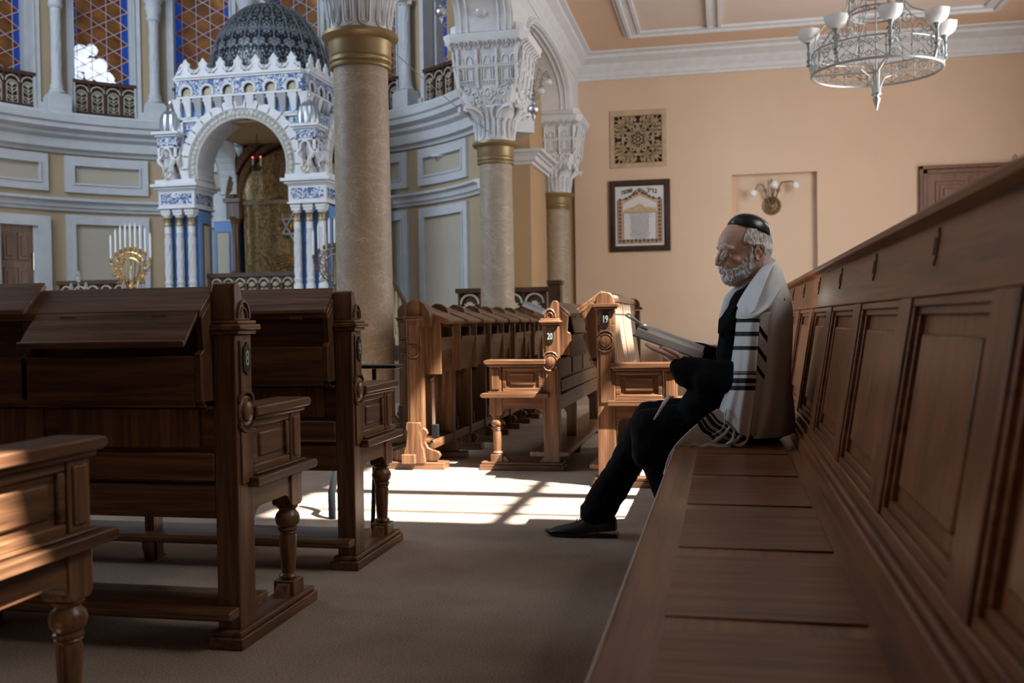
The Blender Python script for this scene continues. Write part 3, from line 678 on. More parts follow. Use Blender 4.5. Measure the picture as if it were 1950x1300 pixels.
def make_pew(name, loc, rz, L, style, num, lab, sx=1, flaps=(), arm=True, H=1.056, slats=False, far_post=False, cat='pew', group='oak pews with desk backs'):
    t = empty(name, loc, lab, cat, group, rz)
    end_assembly(t, style, num, sx, H)
    if arm: arm_assembly(t, sx)
    T = .072; o = H-1.056
    def bx(mb, x0, x1, y0, y1, z0, z1): mb.box(min(x0*sx, x1*sx), max(x0*sx, x1*sx), y0, y1, z0, z1)
    def px(mb, poly, x0, x1): mb.prism(poly, 'x', *sorted((x0*sx, x1*sx)))
    e = -.11 if style == 'B' else -.062      # eave
    ze = .985 if style == 'B' else .975
    mb = MB(); px(mb, [(.07,1.035+o),(.02,1.046+o),(e,ze),(e,ze-.022),(.02,1.02+o),(.07,1.01+o)], -L, -T); mb.build('desk_ridge', WX, t, bev=.003)
    # side wings of the book compartment
    for x in [-T]+[-T-.56*k for k in range(1, int((L-T)/.56)+1)]:
        mb = MB()
        if style == 'A': px(mb, [(.02,1.022),(-.055,.955),(-.045,.862),(-.064,.852),(-.064,.72),(-.03,.692),(.02,.69)], x-.022, x)
        else: px(mb, [(.02,1.03+o),(e+.02,ze-.015),(-.06,.87),(-.085,.85),(-.02,.66),(.02,.66)], x-.022, x)
        mb.build('compartment_side', WZ, t, bev=.003)
    mb = MB()
    if style == 'A': px(mb, [(-.064,.846),(-.044,.846),(-.044,.70),(-.064,.70)], -L, -T-.022)
    else: px(mb, [(-.095,.845),(-.078,.85),(-.012,.67),(-.03,.665)], -L, -T-.022)
    mb.build('compartment_front', WX, t, bev=.003)
    mb = MB(); bx(mb, -L, -T, -.05, .02, .70, .715); mb.build('compartment_floor', WX, t)
    mb = MB(); bx(mb, -L, -T, .02, .045, .40, 1.02); mb.build('back_board', WX, t)
    mb = MB()
    x = -T-.05
    while x > -L+.3:
        bx(mb, x-.46, x, .008, .02, .575, .69); x -= .52
    mb.build('back_panels', WZ, t, bev=.004)
    mb = MB(); bx(mb, -L, -T, -.004, .02, .483, .563); mb.build('middle_rail', WX, t, bev=.005)
    mb = MB(); bx(mb, -L, -T, .0, .02, .372, .470); bx(mb, -L, -T, -.008, .02, .512-.03, .49); mb.build('lower_rail', WX, t, bev=.004)
    mb = MB(); px(mb, [(.04,.425),(.455,.425),(.465,.433),(.462,.452),(.04,.446)], -L, -T-.03); mb.build('seat', WX, t, bev=.003)
    mb = MB(); px(mb, [(-.05,.088),(-.06,.095),(-.058,.112),(-.045,.118),(.19,.118),(.19,.088)], -L, -.004 if style == 'A' else -T); mb.build('footboard', WX, t, bev=.004)
    k = 0; x = -.86
    while x > -L:
        mb = MB(); px(mb, [(-.02,.088),(.04,.088),(.04,0),(.0,0),(-.004,.03),(-.015,.055)], x-.03, x); mb.build('footboard_support', WZ, t)
        mb = MB(); px(mb, [(.02,.40),(.10,.40),(.42,.425),(.40,.40),(.14,.36),(.09,.28),(.09,.02),(.12,0),(.02,0)], x-.04, x); mb.build('seat_support', WZ, t, bev=.003)
        x -= 1.2
    d = Vector((0, e-.0, 0)); wfl = .53
    for i, (a, b, st) in enumerate(flaps):
        mb = MB(); hy, hz = e-.002, ze-.010
        if st == 'down':
            px(mb, [(hy,hz+.008),(hy-.075,hz-.078),(hy-.080,hz-.070),(hy-.086,hz-.076),(hy-.079,hz-.094),(hy-.002,hz-.010)], a, b)
        elif st == 'hang': px(mb, [(hy,hz),(hy-.012,hz-.10),(hy-.02,hz-.115),(hy-.004,hz-.118),(hy+.014,hz-.005)], a, b)
        else: px(mb, [(e-.014,ze-.004),(e-.012,ze+.010),(.022,1.070+o),(.030,1.052+o),(e,ze+.002)], a, b)
        f = mb.build('desk_flap', WX, t, bev=.003)
        mb = MB()
        for q in (.22, .78): bx(mb, a+(b-a)*q-.025, a+(b-a)*q+.025, e-.014, e-.006, ze-.024, ze-.012)
        mb.build('hinge', M_BRASSD, f)
    if slats:
        mb = MB(); n = int((L-T-.02)/.135)
        for i in range(n):
            x = -T-.02-(i+.5)*(L-T-.03)/n; ww = (L-T-.03)/n*.38
            px(mb, [(.047,.975),(.060,.975),(.075,.80),(.10,.60),(.13,.47),(.115,.47),(.085,.60),(.060,.80)], x-ww, x+ww)
        mb.build('backrest_slats', M_SLAT, t, bev=.003)
        mb = MB(); px(mb, [(.045,1.05+o),(.062,1.05+o),(.066,.965),(.045,.965)], -L, -T)
        mb.build('backrest_rail', M_SLAT, t, bev=.002)
        mb = MB()
        for i in range(n): x = -T-.02-(i+.5)*(L-T-.03)/n; bx(mb, x-.003, x+.003, .062, .067, .99, 1.045)
        mb.build('rail_slots', M_DARK, t)
    if far_post:
        mb = MB(); bx(mb, -L-.07, -L, 0, .10, 0, .97+o); bx(mb, -L-.085, -L+.015, -.015, .118, .975+o, .995+o); mb.build('far_post', WZ, t, bev=.004)
        mb = MB(); px(mb, [(-.004,.995+o),(-.002,1.03+o),(.012,1.05+o),(.03,1.058+o),(.06,1.058+o),(.082,1.048+o),(.097,1.025+o),(.10,.995+o)], -L-.07, -L); mb.build('far_post_crest', WZ, t)
    return t
M_SLAT = wood('pale_slat_oak', (.17, .105, .065), (.28, .185, .12), (.36, .25, .17), 'z', .5)
PX = -1.372
make_pew('desk_pew', (PX, 1.51, 0), 0, 2.6, 'A', None, 'nearest pew at left, only its arm and turned leg in view')
make_pew('desk_pew', (PX, 2.63, 0), 0, 3.2, 'A', '8', 'dark oak pew with number plate 8 and a dropped desk flap',
         flaps=((-.60, -.078, 'down'), (-1.20, -.63, 'up'), (-1.78, -1.22, 'up')))
make_pew('desk_pew', (PX, 3.55, 0), 0, 3.4, 'A', '9', 'dark oak pew right behind the pew numbered 8', flaps=((-.60, -.078, 'up'), (-1.2, -.62, 'up'), (-1.78, -1.22, 'up')))
make_pew('desk_pew', (-.998, 6.07, 0), PI/2, 3.4, 'A', '20', 'sunlit oak pew with number plate 20, its arm towards the left', sx=-1, flaps=((-.70, -.16, 'hang'), (-1.3, -.76, 'hang')))
make_pew('desk_pew', (-.692, 5.52, 0), -PI/2, 1.75, 'B', '19', 'oak pew with number plate 19 and a slatted back', sx=1, H=1.082, slats=True, far_post=True, flaps=((-.66, -.078, 'up'), (-1.3, -.70, 'up')))
# small book rest tray and pipe between the near pews
t = empty('reading_stand', (-1.50, 4.14, 0), 'dark metal stand with a small flat top beside the marble column', 'stand')
MB().box(-.11, .12, -.06, .06, .735, .75).build('tray', M_BLACK, t, bev=.003)
MB().tube([(0, 0, .735), (0, 0, .42), (-.02, 0, .02)], .010, 8).lathe([(.10, 0), (.10, .015), (.02, .03)], (-.02, 0, 0), 16).build('stem', M_BLACK, t)
mb = MB(); mb.tube([(-1.84, 4.46, 0), (-1.845, 4.47, .12), (-1.835, 4.5, .22), (-1.80, 4.56, .31), (-1.80, 4.6, .42), (-1.82, 4.62, .5)], .018, 10)
tag(mb.build('curved_pipe', M_BLACK), 'black curved tube standing on the sunlit carpet under the pews', 'pipe')

# ------------------------------------------------------------------ long row of standing desks
def desk_row(name, loc, n, lab, first=True):
    """x towards the aisle side, y away; posts every .46"""
    t = empty(name, loc, lab, 'desk row', 'rows of oak standing desks')
    ys = [0]+[.53+.46*k for k in range(n)]
    for i, y in enumerate(ys):
        big = i == 0; th = .085 if big else .045
        p = MB(); x0, x1 = (-.10, -.005) if big else (-.095, .062)
        p.box(x0, x1, y, y+th, .04, .965 if big else .90); po = p.build('end_post' if big else 'divider', WZ, t, bev=.004)
        if big:
            MB().box(-.118, .015, -.02, .10, .962, .975).box(-.112, .008, -.012, .095, .948, .962).build('post_moulding', WX, po, bev=.003)
            MB().box(-.082, -.028, -.006, 0, .30, .70).box(-.096, -.010, -.005, .01, .915, .95).box(-.082, -.028, -.008, 0, .80, .92).build('raised_field', WZ, po, bev=.003)
            mb = MB(); mb.m = Matrix.Translation((-.055, 0, .75)) @ Matrix.Rotation(PI/2, 4, 'X')
            mb.lathe([(.044,0),(.044,.007),(.034,.01),(.03,.005),(.026,.012),(.004,.014)], n=20); mb.build('rosette', WZ, po)
            mb = MB()       # stepped plinth of the post
            mb.prism([(-.10,.30),(-.01,.30),(-.005,.26),(-.012,.24),(0,.15),(.01,.13),(.02,.06),(.02,.04),(-.125,.04),(-.125,.06),(-.115,.13),(-.105,.15),(-.095,.24),(-.105,.26)], 'y', -.035, .0)
            mb.box(-.125, -.035, -.07, -.035, .04, .10); mb.build('plinth', WZ, po, bev=.004)
        dome = [(-.115,.972),(-.11,1.01),(-.09,1.045),(-.06,1.06),(-.02,1.055),(.015,1.03),(.03,.99),(.035,.96)] if not big else [(-.105,.90),(-.105,1.03),(-.085,1.062),(-.05,1.078),(-.012,1.072),(.02,1.048),(.035,1.02),(.05,1.00),(.06,.96),(.062,.90)]
        MB().prism(dome, 'y', y+.001, y+th-.001).build('rounded_head', WZ, po, ang=50)
        # scroll foot either side
        for s in ((1,) if not big else (1, -1)):
            a = -.02 if s == 1 else -.085
            pl = [(0,.05),(0,.27),(.035,.25),(.045,.225),(.03,.20),(.025,.17),(.045,.135),(.08,.12),(.115,.11),(.13,.085),(.115,.065),(.105,.05)]
            MB().prism([(a+s*q[0], q[1]) for q in pl], 'y', y+.012, y+.045).build('scroll_foot', WZ, po, bev=.004)
        MB().box(-.225 if big else -.12, .145, y-.03, y+th+.01, 0, .045).build('foot_beam', WX, po, bev=.004)
        if i < n:
            y1 = ys[i+1]; ya = y+th
            MB().prism([(-.09,1.035),(-.075,1.04),(.152,.950),(.158,.940),(.154,.922),(.13,.920),(-.09,1.01)], 'y', ya+.004, y1-.03 if not big else y1-.05).build('desk_lid', WY, t, bev=.003)
            MB().box(-.09, -.07, ya, y1, .16, 1.02).build('back_board', WZ, t)
            tl = .02 if i % 2 else -.005
            MB().prism([(.075+tl,.83),(.09+tl,.835),(.075-.03+tl,.60),(.06-.03+tl,.60)], 'y', ya+.03, y1-.03).build('hinged_flap', WY, t, bev=.003)
            MB().box(-.07, .10, ya, ya+.02, .60, .955).build('lid_bracket', WZ, t)
            MB().box(-.07, .04, ya, y1, .155, .175).box(.02, .05, ya, y1, .12, .175).build('foot_rest', WY, t, bev=.003)
            MB().box(-.012, .004, ya+.16, ya+.18, .18, .58).build('batten', M_SLAT, t)
            MB().ball((.0, ya+.13, .56), .02, 10, 8).build('knob', WZ, t)
            MB().box(.0, .045, ya+.1, ya+.13, .175, .265).build('floor_bolt', M_BLACK, t, bev=.003)
    return t
desk_row('standing_desk_row', (-1.875, 6.06, 0), 9, 'row of nine oak standing desks with sloping lids beside the near marble column')
desk_row('standing_desk_row', (-2.36, 7.35, 0), 4, 'shadowed desk row right behind the near marble column')
def book(name, loc, sz, rot, m, lab, cat='book', group=None):
    t = empty(name, loc, lab, cat, group); t.rotation_euler = rot
    w, d, h = sz
    MB().box(-w/2, w/2, -d/2, d/2, 0, .003).box(-w/2, w/2, -d/2, d/2, h-.003, h).box(-w/2, -w/2+.003, -d/2, d/2, 0, h).build('cover', m, t, bev=.001)
    MB().box(-w/2+.003, w/2-.005, -d/2+.004, d/2-.004, .003, h-.003).build('pages', M_PAGE, t)
    return t
M_PAGE = mat('book_pages', (.52, .50, .45), .8)
M_BOOKG = mat('grey_book_cloth', (.16, .19, .22), .6)
book('closed_book', (-1.80, 9.55, 1.035), (.22, .30, .045), (0, math.radians(23), 0), M_BOOKG, 'grey closed book lying on the far end of the standing desk row')

# ------------------------------------------------------------------ the long bench
bt = empty('long_bench', (0, 0, 0), 'long polished bench with a panelled back in the right foreground', 'bench')
Y0, Y1 = .15, 7.25
MB().prism([(-.181,.405),(-.186,.41),(-.186,.434),(-.178,.440),(.30,.436),(.30,.405)], 'y', Y0, Y1).build('seat', BY, bt, bev=.003)
mb = MB()
y = .06
while y < Y1-.5:
    mb.box(-.10, .22, y+.07, y+.50, .439, .4412); y += .507
mb.build('seat_panels', BX, bt, bev=.0015)
MB().box(-.192, -.186, Y0, Y1, .412, .434).build('seat_edge_highlight', mat('painted_edge_highlight', (.42, .33, .25), .4), bt, bev=.002)  # pale strip painted in as the highlight along the seat's front edge
MB().box(-.165, -.14, Y0, Y1, .33, .405).build('seat_apron', BY, bt)
y = .5
while y < Y1: MB().prism([(-.14,0),(.34,0),(.34,.405),(-.12,.405),(-.10,.2),(-.14,.05)], 'y', y, y+.05).build('bench_leg', BZ, bt, bev=.004); y += 1.35
def bxp(z): return .285+(z-.44)*.155       # leaning face of the back
def lean(mb, y0, y1, z0, z1, d0, d1):
    mb.rings([[(bxp(z)+d, y, z) for z, d in ((z0, d0), (z1, d0), (z1, d1), (z0, d1))] for y in (y0, y1)])
mb = MB(); lean(mb, Y0, Y1, .40, 1.10, .028, .055); mb.build('back_board', BZ, bt)
mb = MB(); lean(mb, Y0, Y1, .965, 1.105, 0, .03); mb.build('top_rail', BY, bt, bev=.004)
mb = MB(); lean(mb, Y0, Y1, .43, .485, -.022, .03); lean(mb, Y0, Y1, .485, .50, -.012, .03); lean(mb, Y0, Y1, .50, .53, 0, .03); mb.build('bottom_rail', BY, bt, bev=.005)
PITCH_B = .75
k = -2; plates = []
while True:
    yc = 1.80+PITCH_B*k; k += 1
    if yc-.33 > Y1: break
    if yc-.44 >= Y0:
        mb = MB(); lean(mb, yc-.44, yc-.31, .53, .965, 0, .03); mb.build('stile', BZ, bt, bev=.004)
    a, b = max(yc-.31, Y0), min(yc+.31, Y1)
    if b-a < .2: continue
    mb = MB()
    for (m_, z0, z1, d) in ((0, .53, .965, .006), (.016, .546, .949, .016)):
        w_ = .018
        lean(mb, a+m_, b-m_, z1-w_, z1, d, .03); lean(mb, a+m_, b-m_, z0, z0+w_, d, .03)
        lean(mb, a+m_, a+m_+w_, z0+w_, z1-w_, d, .03); lean(mb, b-m_-w_, b-m_, z0+w_, z1-w_, d, .03)
    mb.build('panel_moulding', BY, bt, bev=.003)
    mb = MB(); lean(mb, a+.085, b-.085, .60, .895, .016, .03); mb.build('raised_panel', BZ, bt, bev=.006)
    yp = yc+.13
    if yp < Y1:
        mb = MB(); lean(mb, yp-.018, yp+.018, 1.03, 1.078, -.004, .0)
        lean(mb, yp-.010, yp+.010, 1.078, 1.088, -.004, .0); lean(mb, yp-.010, yp+.010, 1.02, 1.03, -.004, 0)
        pl = mb.build('seat_number_plate', M_BRASSD, bt); pl['label'] = 'small dull brass plate'
        mb = MB(); lean(mb, yp-.009, yp+.009, 1.038, 1.07, -.006, -.003); mb.build('plate_window', M_BLACK, pl)
mb = MB(); c = bxp(1.11)
mb.prism([(c-.02,1.100),(c-.032,1.108),(c-.034,1.120),(c-.02,1.128),(c+.05,1.131),(c+.085,1.126),(c+.088,1.108),(c+.06,1.100)], 'y', Y0, Y1); mb.build('cap_rail', BY, bt, bev=.002)
# low wooden bench against the back wall
t = empty('low_wall_bench', (-.35, 14.5, 0), 'low wooden bench against the peach wall behind the open book', 'bench')
MB().box(-.55, 1.9, -.22, .25, .50, .55).build('seat', WX, t, bev=.005)
for x in (-.5, .6, 1.8): MB().box(x, x+.06, -.2, .22, 0, .5).build('leg', WZ, t)
M_GOLDN = mottled('gilded_niche', (.30,.26,.16), (.50,.44,.30), 25, .5)
M_DOMER = mat('grey_dome_rib', (.24,.28,.31), .4, .5)
M_SILVERT = mat('ribbed_silver', (.42,.46,.50), .3, .85)
M_SILVERT2 = mat('silver_thread', (.50,.50,.46), .5)
# ------------------------------------------------------------------ the canopy over the holy ark
KX, KY = -5.905, 11.6
ark = empty('ark_canopy', (KX, KY, .42), 'blue and white domed canopy with horseshoe arches over the ark', 'canopy')
Z = -.42       # heights below are measured from the hall floor
def bz(mb, x0, x1, y0, y1, z0, z1): return mb.box(x0, x1, y0, y1, z0+Z, z1+Z)
D = 1.72       # depth
def frieze_piece(parent, x0, x1, y0, y1, z0, z1):
    mb = MB(); bz(mb, x0, x1, y0, y1, z0, z1); return mb.build('scroll_frieze', M_FRIEZE, parent)
for sx in (-1, 1):
    for back in (0, 1):
        cx = sx*(1.06 if back else .89); cy = .22+(D-.34)*back
        n = 'pillar_cluster'
        mb = MB(); hw2 = .15 if back else .23; bz(mb, cx-hw2, cx+hw2, cy-.12, cy+.20, .42, 2.42); pc = mb.build(n, M_BLUE, ark, bev=.006)
        # cream field framed in brown on the sides
        for s2 in (-1, 1):
            if back: continue
            xx = cx+s2*.232; mb = MB(); bz(mb, min(xx, xx+s2*.006), max(xx, xx+s2*.006), cy-.04, cy+.13, .9, 2.26); mb.build('side_frame', WZ, pc)
            mb = MB(); bz(mb, min(xx, xx+s2*.012), max(xx, xx+s2*.012), cy-.02, cy+.11, .93, 2.23); mb.build('side_field', M_TANL, pc)
        if not back:
            for k in range(3):
                x = cx-.17+.165*k
                s_ = MB(); s_.m = Matrix.Translation((x, cy-.19, Z))
                s_.lathe([(.06,1.35),(.06,1.43),(.045,1.45),(.055,1.50),(.044,1.52),(.042,2.12),(.048,2.13),(.042,2.15),(.048,2.17),(.042,2.19),(.048,2.21),(.045,2.30)], n=12)
                s_.build('colonnette_shaft', M_WHITE, pc)
                s_ = MB(); s_.m = Matrix.Translation((x, cy-.19, Z))
                for q in range(6):
                    for sg in (-1, 1): s_.tube([(.044*math.cos(2*PI*q/6+sg*z*.35), .044*math.sin(2*PI*q/6+sg*z*.35), 1.54+z*.066) for z in range(9)], .006, 4)
                s_.build('diamond_relief', M_WHITE, pc)
                s_ = MB(); s_.m = Matrix.Translation((x, cy-.19, Z)); s_.lathe([(.047,2.21),(.052,2.22),(.047,2.24),(.047,2.31),(.053,2.32)], n=14); s_.build('gold_ring', M_GOLD, pc)
                s_ = MB(); s_.m = Matrix.Translation((x, cy-.19, Z)); s_.box(-.06, .06, -.06, .06, 2.35, 2.42).box(-.068, .068, -.068, .068, 2.385, 2.44); s_.lathe([(.05,2.32),(.062,2.36)], n=12); s_.build('small_capital', M_WHITE, pc, bev=.006)
                s_ = MB(); s_.m = Matrix.Translation((x, cy-.19, Z)); s_.box(-.065, .065, -.065, .065, 1.0, 1.36); s_.build('colonnette_base', M_WHITE, pc, bev=.004)
        if back:
            mb = MB(); bz(mb, cx-.105, cx+.105, cy-.128, cy-.12, .9, 2.27); mb.build('front_frame', WZ, pc)
            mb = MB(); bz(mb, cx-.09, cx+.09, cy-.136, cy-.12, .92, 2.255); mb.build('front_field', M_TANL, pc)
            mb = MB(); bz(mb, cx-.15, cx+.15, cy-.12, cy+.2, 2.44, 2.85); bz(mb, cx-.16, cx+.16, cy-.13, cy+.2, 2.42, 2.44); mb.build('pier_top', M_CREAM, pc)
            continue
        # entablature block
        y0, y1 = cy-.27, cy+.22
        mb = MB(); bz(mb, cx-.25, cx+.25, y0, y1, 2.43, 2.66); bz(mb, cx-.265, cx+.265, y0-.015, y1+.015, 2.43, 2.455); bz(mb, cx-.265, cx+.265, y0-.015, y1+.015, 2.655, 2.675)
        bz(mb, cx-.29, cx+.29, y0-.04, y1+.04, 2.675, 2.705); bz(mb, cx-.325, cx+.325, y0-.075, y1+.06, 2.705, 2.745); bz(mb, cx-.28, cx+.28, y0-.03, y1+.03, 2.745, 2.80)
        eb = mb.build('entablature_block', M_WHITE, ark, bev=.006)
        frieze_piece(eb, cx-.215, cx+.215, y0-.004, y0+.01, 2.49, 2.625)
        xs = cx+.25; frieze_piece(eb, xs-.01, xs+.004, y0+.04, y1-.04, 2.49, 2.625)
# horseshoe arches, front and both sides, ribbed underneath
def horseshoe(u0, ri, ro, zc, zb, P, n=44, dp=.40):
    """P(u, w, z): u along the face, w into the depth"""
    a_lo = math.asin((zb-zc)/ri); angs = [a_lo+(PI-2*a_lo)*i/n for i in range(n+1)]
    mb = MB(); rs = []
    for i, a in enumerate(angs):
        rib = .008 if i % 2 else 0
        lp = [(ri+rib, 0), (ri+rib, dp), (ro, dp), (ro, 0)]
        rs.append([P(u0+r*math.cos(a), w, zc+r*math.sin(a)) for r, w in lp])
    mb.rings(rs); a_ = mb.build('arch_barrel', M_CREAM, ark, ang=20)
    mb = MB()
    for r, t in ((ri+.015, .014), (ri+.125, .012), (ro-.01, .018)):
        mb.tube([P(u0+r*math.cos(a), -.012, zc+r*math.sin(a)) for a in angs], t, 5)
    m = 38
    for i in range(m):
        a = angs[0]+(angs[-1]-angs[0])*(i+.5)/m; r = ri+.068
        p = Vector(P(u0+r*math.cos(a), -.005, zc+r*math.sin(a)))
        mb.ball(p, .033, 7, 5)
        for dr in (.0,):
            mb.tube([P(u0+(r+.04*math.cos(q))*math.cos(a+.035*math.sin(q)/r*1.1), -.014, zc+(r+.04*math.cos(q))*math.sin(a+.035*math.sin(q)/r*1.1)) for q in [2*PI*j/8 for j in range(8)]], .008, 4, closed=True)
    mb.build('egg_moulding', M_TANW, a_)
    mb = MB(); m = 17
    for i in range(m):                 # outer band of stepped keys
        aa, ab = angs[0]+(angs[-1]-angs[0])*(i+.06)/m, angs[0]+(angs[-1]-angs[0])*(i+.94)/m; am = (aa+ab)/2
        pts = [(ri+.135, aa), (ri+.135, ab), (ro+.004, ab), (ro+.028, ab-.01), (ro+.008, am), (ro+.028, aa+.01), (ro+.004, aa)]
        mb.rings([[P(u0+r*math.cos(a), w, zc+r*math.sin(a)) for r, a in pts] for w in (-.03, .06)])
    mb.build('key_moulding', M_WHITE, a_)
    mb = MB()
    for i in range(12):
        a = angs[2]+(angs[-3]-angs[2])*i/11; mb.ball(Vector(P(u0+(ro+.055)*math.cos(a), .05, zc+(ro+.055)*math.sin(a))), .016, 6, 5)
    mb.build('gilt_studs', M_WHITE, a_)
    return a_
M_TANW = mottled('gilded_white_relief', (.44, .41, .33), (.60, .62, .63), 30, .6)
horseshoe(0, .60, .82, 2.93+Z, 2.80+Z, lambda u, w, z: (u, .0+w, z))
horseshoe(D/2, .60, .80, 2.90+Z, 2.80+Z, lambda u, w, z: (1.08-w, u, z), dp=.24)
horseshoe(D/2, .60, .80, 2.90+Z, 2.80+Z, lambda u, w, z: (-1.08+w, u, z), dp=.24)
# spandrel walls round the arches
def spandrel(P, W0, W1, zc, r, z0, z1):
    pts = [(W0, z0)]; c = (W0+W1)/2
    a_lo = math.asin(max(-1, (z0-zc)/r)); n = 24
    arc_ = [(c-r*math.cos(a_lo+(PI-2*a_lo)*i/n), zc+r*math.sin(a_lo+(PI-2*a_lo)*i/n)) for i in range(n+1)]
    poly = [(W0, z0)]+arc_+[(W1, z0), (W1, z1), (W0, z1)]
    mb = MB(); mb.rings([[P(u, w, z+Z) for u, z in poly] for w in (.03, .09)]); return mb.build('spandrel_panel', M_FRIEZE, ark, flat=True)
spandrel(lambda u, w, z: (u, w, z), -.80, .80, 2.90, .79, 2.80, 3.56)
spandrel(lambda u, w, z: (1.06-w, u, z), .05, D-.05, 2.90, .79, 2.80, 3.56)
spandrel(lambda u, w, z: (-1.06+w, u, z), .05, D-.05, 2.90, .79, 2.80, 3.56)
mb = MB()
for s in (-1, 1): bz(mb, s*.83-.025, s*.83+.025, .0, .08, 2.80, 3.56)
bz(mb, -.85, .85, .0, .08, 3.53, 3.57)
mb.build('spandrel_frame', M_WHITE, ark, bev=.004)
mb = MB(); bz(mb, -.80, .80, .08, D-.08, 3.5, 3.56); mb.build('inner_ceiling', M_PIER, ark)
# corbel table and upper frieze
mb = MB(); bz(mb, -.82, .82, .03, D-.03, 3.56, 4.08); mb.build('upper_box', M_BLUE, ark)
def face(kind):
    if kind == 'f': return lambda u, w, z: (u, -w+.02, z+Z)
    if kind == 'r': return lambda u, w, z: (.82+w, D/2+u, z+Z)
    return lambda u, w, z: (-.82-w, D/2+u, z+Z)
for kd in 'frl':
    P = face(kd); mb = MB(); W = .86; n = 6; fr = MB(); pl = MB(); gd = MB()
    for i in range(n):
        u = -W+W*2*(i+.5)/n; hw_ = .085
        # frieze between the round niches
        pl.rings([[P(q[0], w, q[1]) for q in [(u-W/n, 3.83), (u-hw_, 3.83)]+[(u-hw_*math.cos(a), 3.89+hw_*1.0*math.sin(a)) for a in [PI*j/10 for j in range(11)]]+[(u+hw_, 3.83), (u+W/n, 3.83), (u+W/n, 4.04), (u-W/n, 4.04)]] for w in (.03, .075)])
        mb.tube([P(u-(hw_)*math.cos(a), .08, 3.885+(hw_)*math.sin(a)) for a in [-.5+(PI+1)*j/14 for j in range(15)]], .017, 6)
        gd = MB(); gd.rings([[P(u+.066*math.cos(a), w, 3.875+.07*math.sin(a)) for a in [2*PI*j/10 for j in range(10)]] for w in (.0, .045)])
        gd.build('gilded_niche', M_GOLDN, ark); gd = MB(); gd.rings([[P(u-.028, .03, 3.82), P(u+.028, .03, 3.82), P(u+.012, .03, 3.66), P(u-.012, .03, 3.66)], [P(u-.02, .045, 3.82), P(u+.02, .045, 3.82), P(u+.01, .045, 3.66), P(u-.01, .045, 3.66)]])
        gd.build('gilded_drop', M_GOLDN, ark)
        # corbels: little hanging arches stepping inwards
        for s in (-1, 1):
            uu = u+s*W/n*.5
            mb.tube([P(uu-.052, .02, 3.60), P(uu-.050, .035, 3.72)]+[P(uu-.05*math.cos(a), .045, 3.73+.055*math.sin(a)) for a in [PI*j/7 for j in range(1, 7)]]+[P(uu+.050, .035, 3.72), P(uu+.052, .02, 3.60)], .014, 5)
        for s in (-1, 0, 1):
            uu = u+s*W/n
            mb.rings([[P(uu-.03, .0, 3.60), P(uu+.03, .0, 3.60), P(uu+.03, .03, 3.60), P(uu-.03, .03, 3.60)], [P(uu-.045, .0, 3.72), P(uu+.045, .0, 3.72), P(uu+.045, .06, 3.72), P(uu-.045, .06, 3.72)], [P(uu-.06, .0, 3.81), P(uu+.06, .0, 3.81), P(uu+.06, .085, 3.81), P(uu-.06, .085, 3.81)]])
            mb.ball(Vector(P(uu, .02, 3.595)), .028, 7, 5)
    for z0, z1, w in ((3.81, 3.835, .09), (4.04, 4.065, .095), (4.065, 4.10, .115), (3.565, 3.585, .03)):
        mb.rings([[P(s*(W-.02), -.0, z0), P(s*(W-.02), w, z0), P(s*(W-.02), w, z1), P(s*(W-.02), -.0, z1)] for s in (-1.0-.11*w, 1.0+.11*w)])
    mb.build('corbel_table', M_WHITE, ark, flat=True); pl.build('upper_frieze', M_FRIEZE, ark)
    # cresting of trefoils
    cr = MB(); m = 7
    for i in range(m):
        u = -W+.02+2*(W-.02)*(i+.5)/m; s_ = 1.0
        for sg in (-1, 1):
            cr.tube([P(u, .07, 4.27), P(u+sg*.05, .07, 4.235), P(u+sg*.04, .07, 4.20), P(u+sg*.075, .07, 4.15), P(u+sg*.115, .07, 4.125), P(u+sg*.10, .07, 4.165), P(u+sg*.085, .07, 4.16)], .017, 5)
            cr.tube([P(u+sg*.035, .07, 4.20), P(u+sg*.03, .07, 4.15), P(u+sg*.07, .07, 4.11)], .014, 5)
        cr.rings([[P(u+q[0], w, 4.11+q[1]) for q in [(-.05,0),(.05,0),(.02,.07),(.045,.12),(.03,.16),(0,.20),(-.03,.16),(-.045,.12),(-.02,.07)]] for w in (.06, .08)])
    cr.build('cresting', M_WHITE, ark)
    rg = MB()
    for i in range(m-1):
        u = -W+.02+2*(W-.02)*(i+1)/m; rg.tube([P(u+.02*math.cos(a), .075, 4.135+.02*math.sin(a)) for a in [2*PI*j/8 for j in range(8)]], .009, 4, closed=True)
    rg.build('cresting_rings', M_GOLD, ark)
# pierced dome
dm = MB(); prof = [(.80*math.cos(a)**.9 if a < 1.5 else .02, 1.10*math.sin(a)) for a in [PI/2*i/18*.995 for i in range(19)]]
dm.lathe(prof, n=64); d_ = dm.build('pierced_dome', M_DOME, ark, ang=60); d_.location = (0, D/2, 4.10+Z)
mb = MB()
for k in range(24):
    a = 2*PI*k/24; mb.tube([((r+.004)*math.cos(a), (r+.004)*math.sin(a), z) for r, z in prof[:-2]], .008, 4)
rb = mb.build('dome_ribs', M_DOMER, ark); rb.location = d_.location
mb = MB().lathe([(.03,0),(.05,.02),(.02,.05),(.03,.06),(.075,.10),(.09,.15),(.075,.20),(.02,.24),(.012,.34)], n=20); f_ = mb.build('dome_finial', M_SILVD, ark); f_.location = (0, D/2, 5.18+Z)
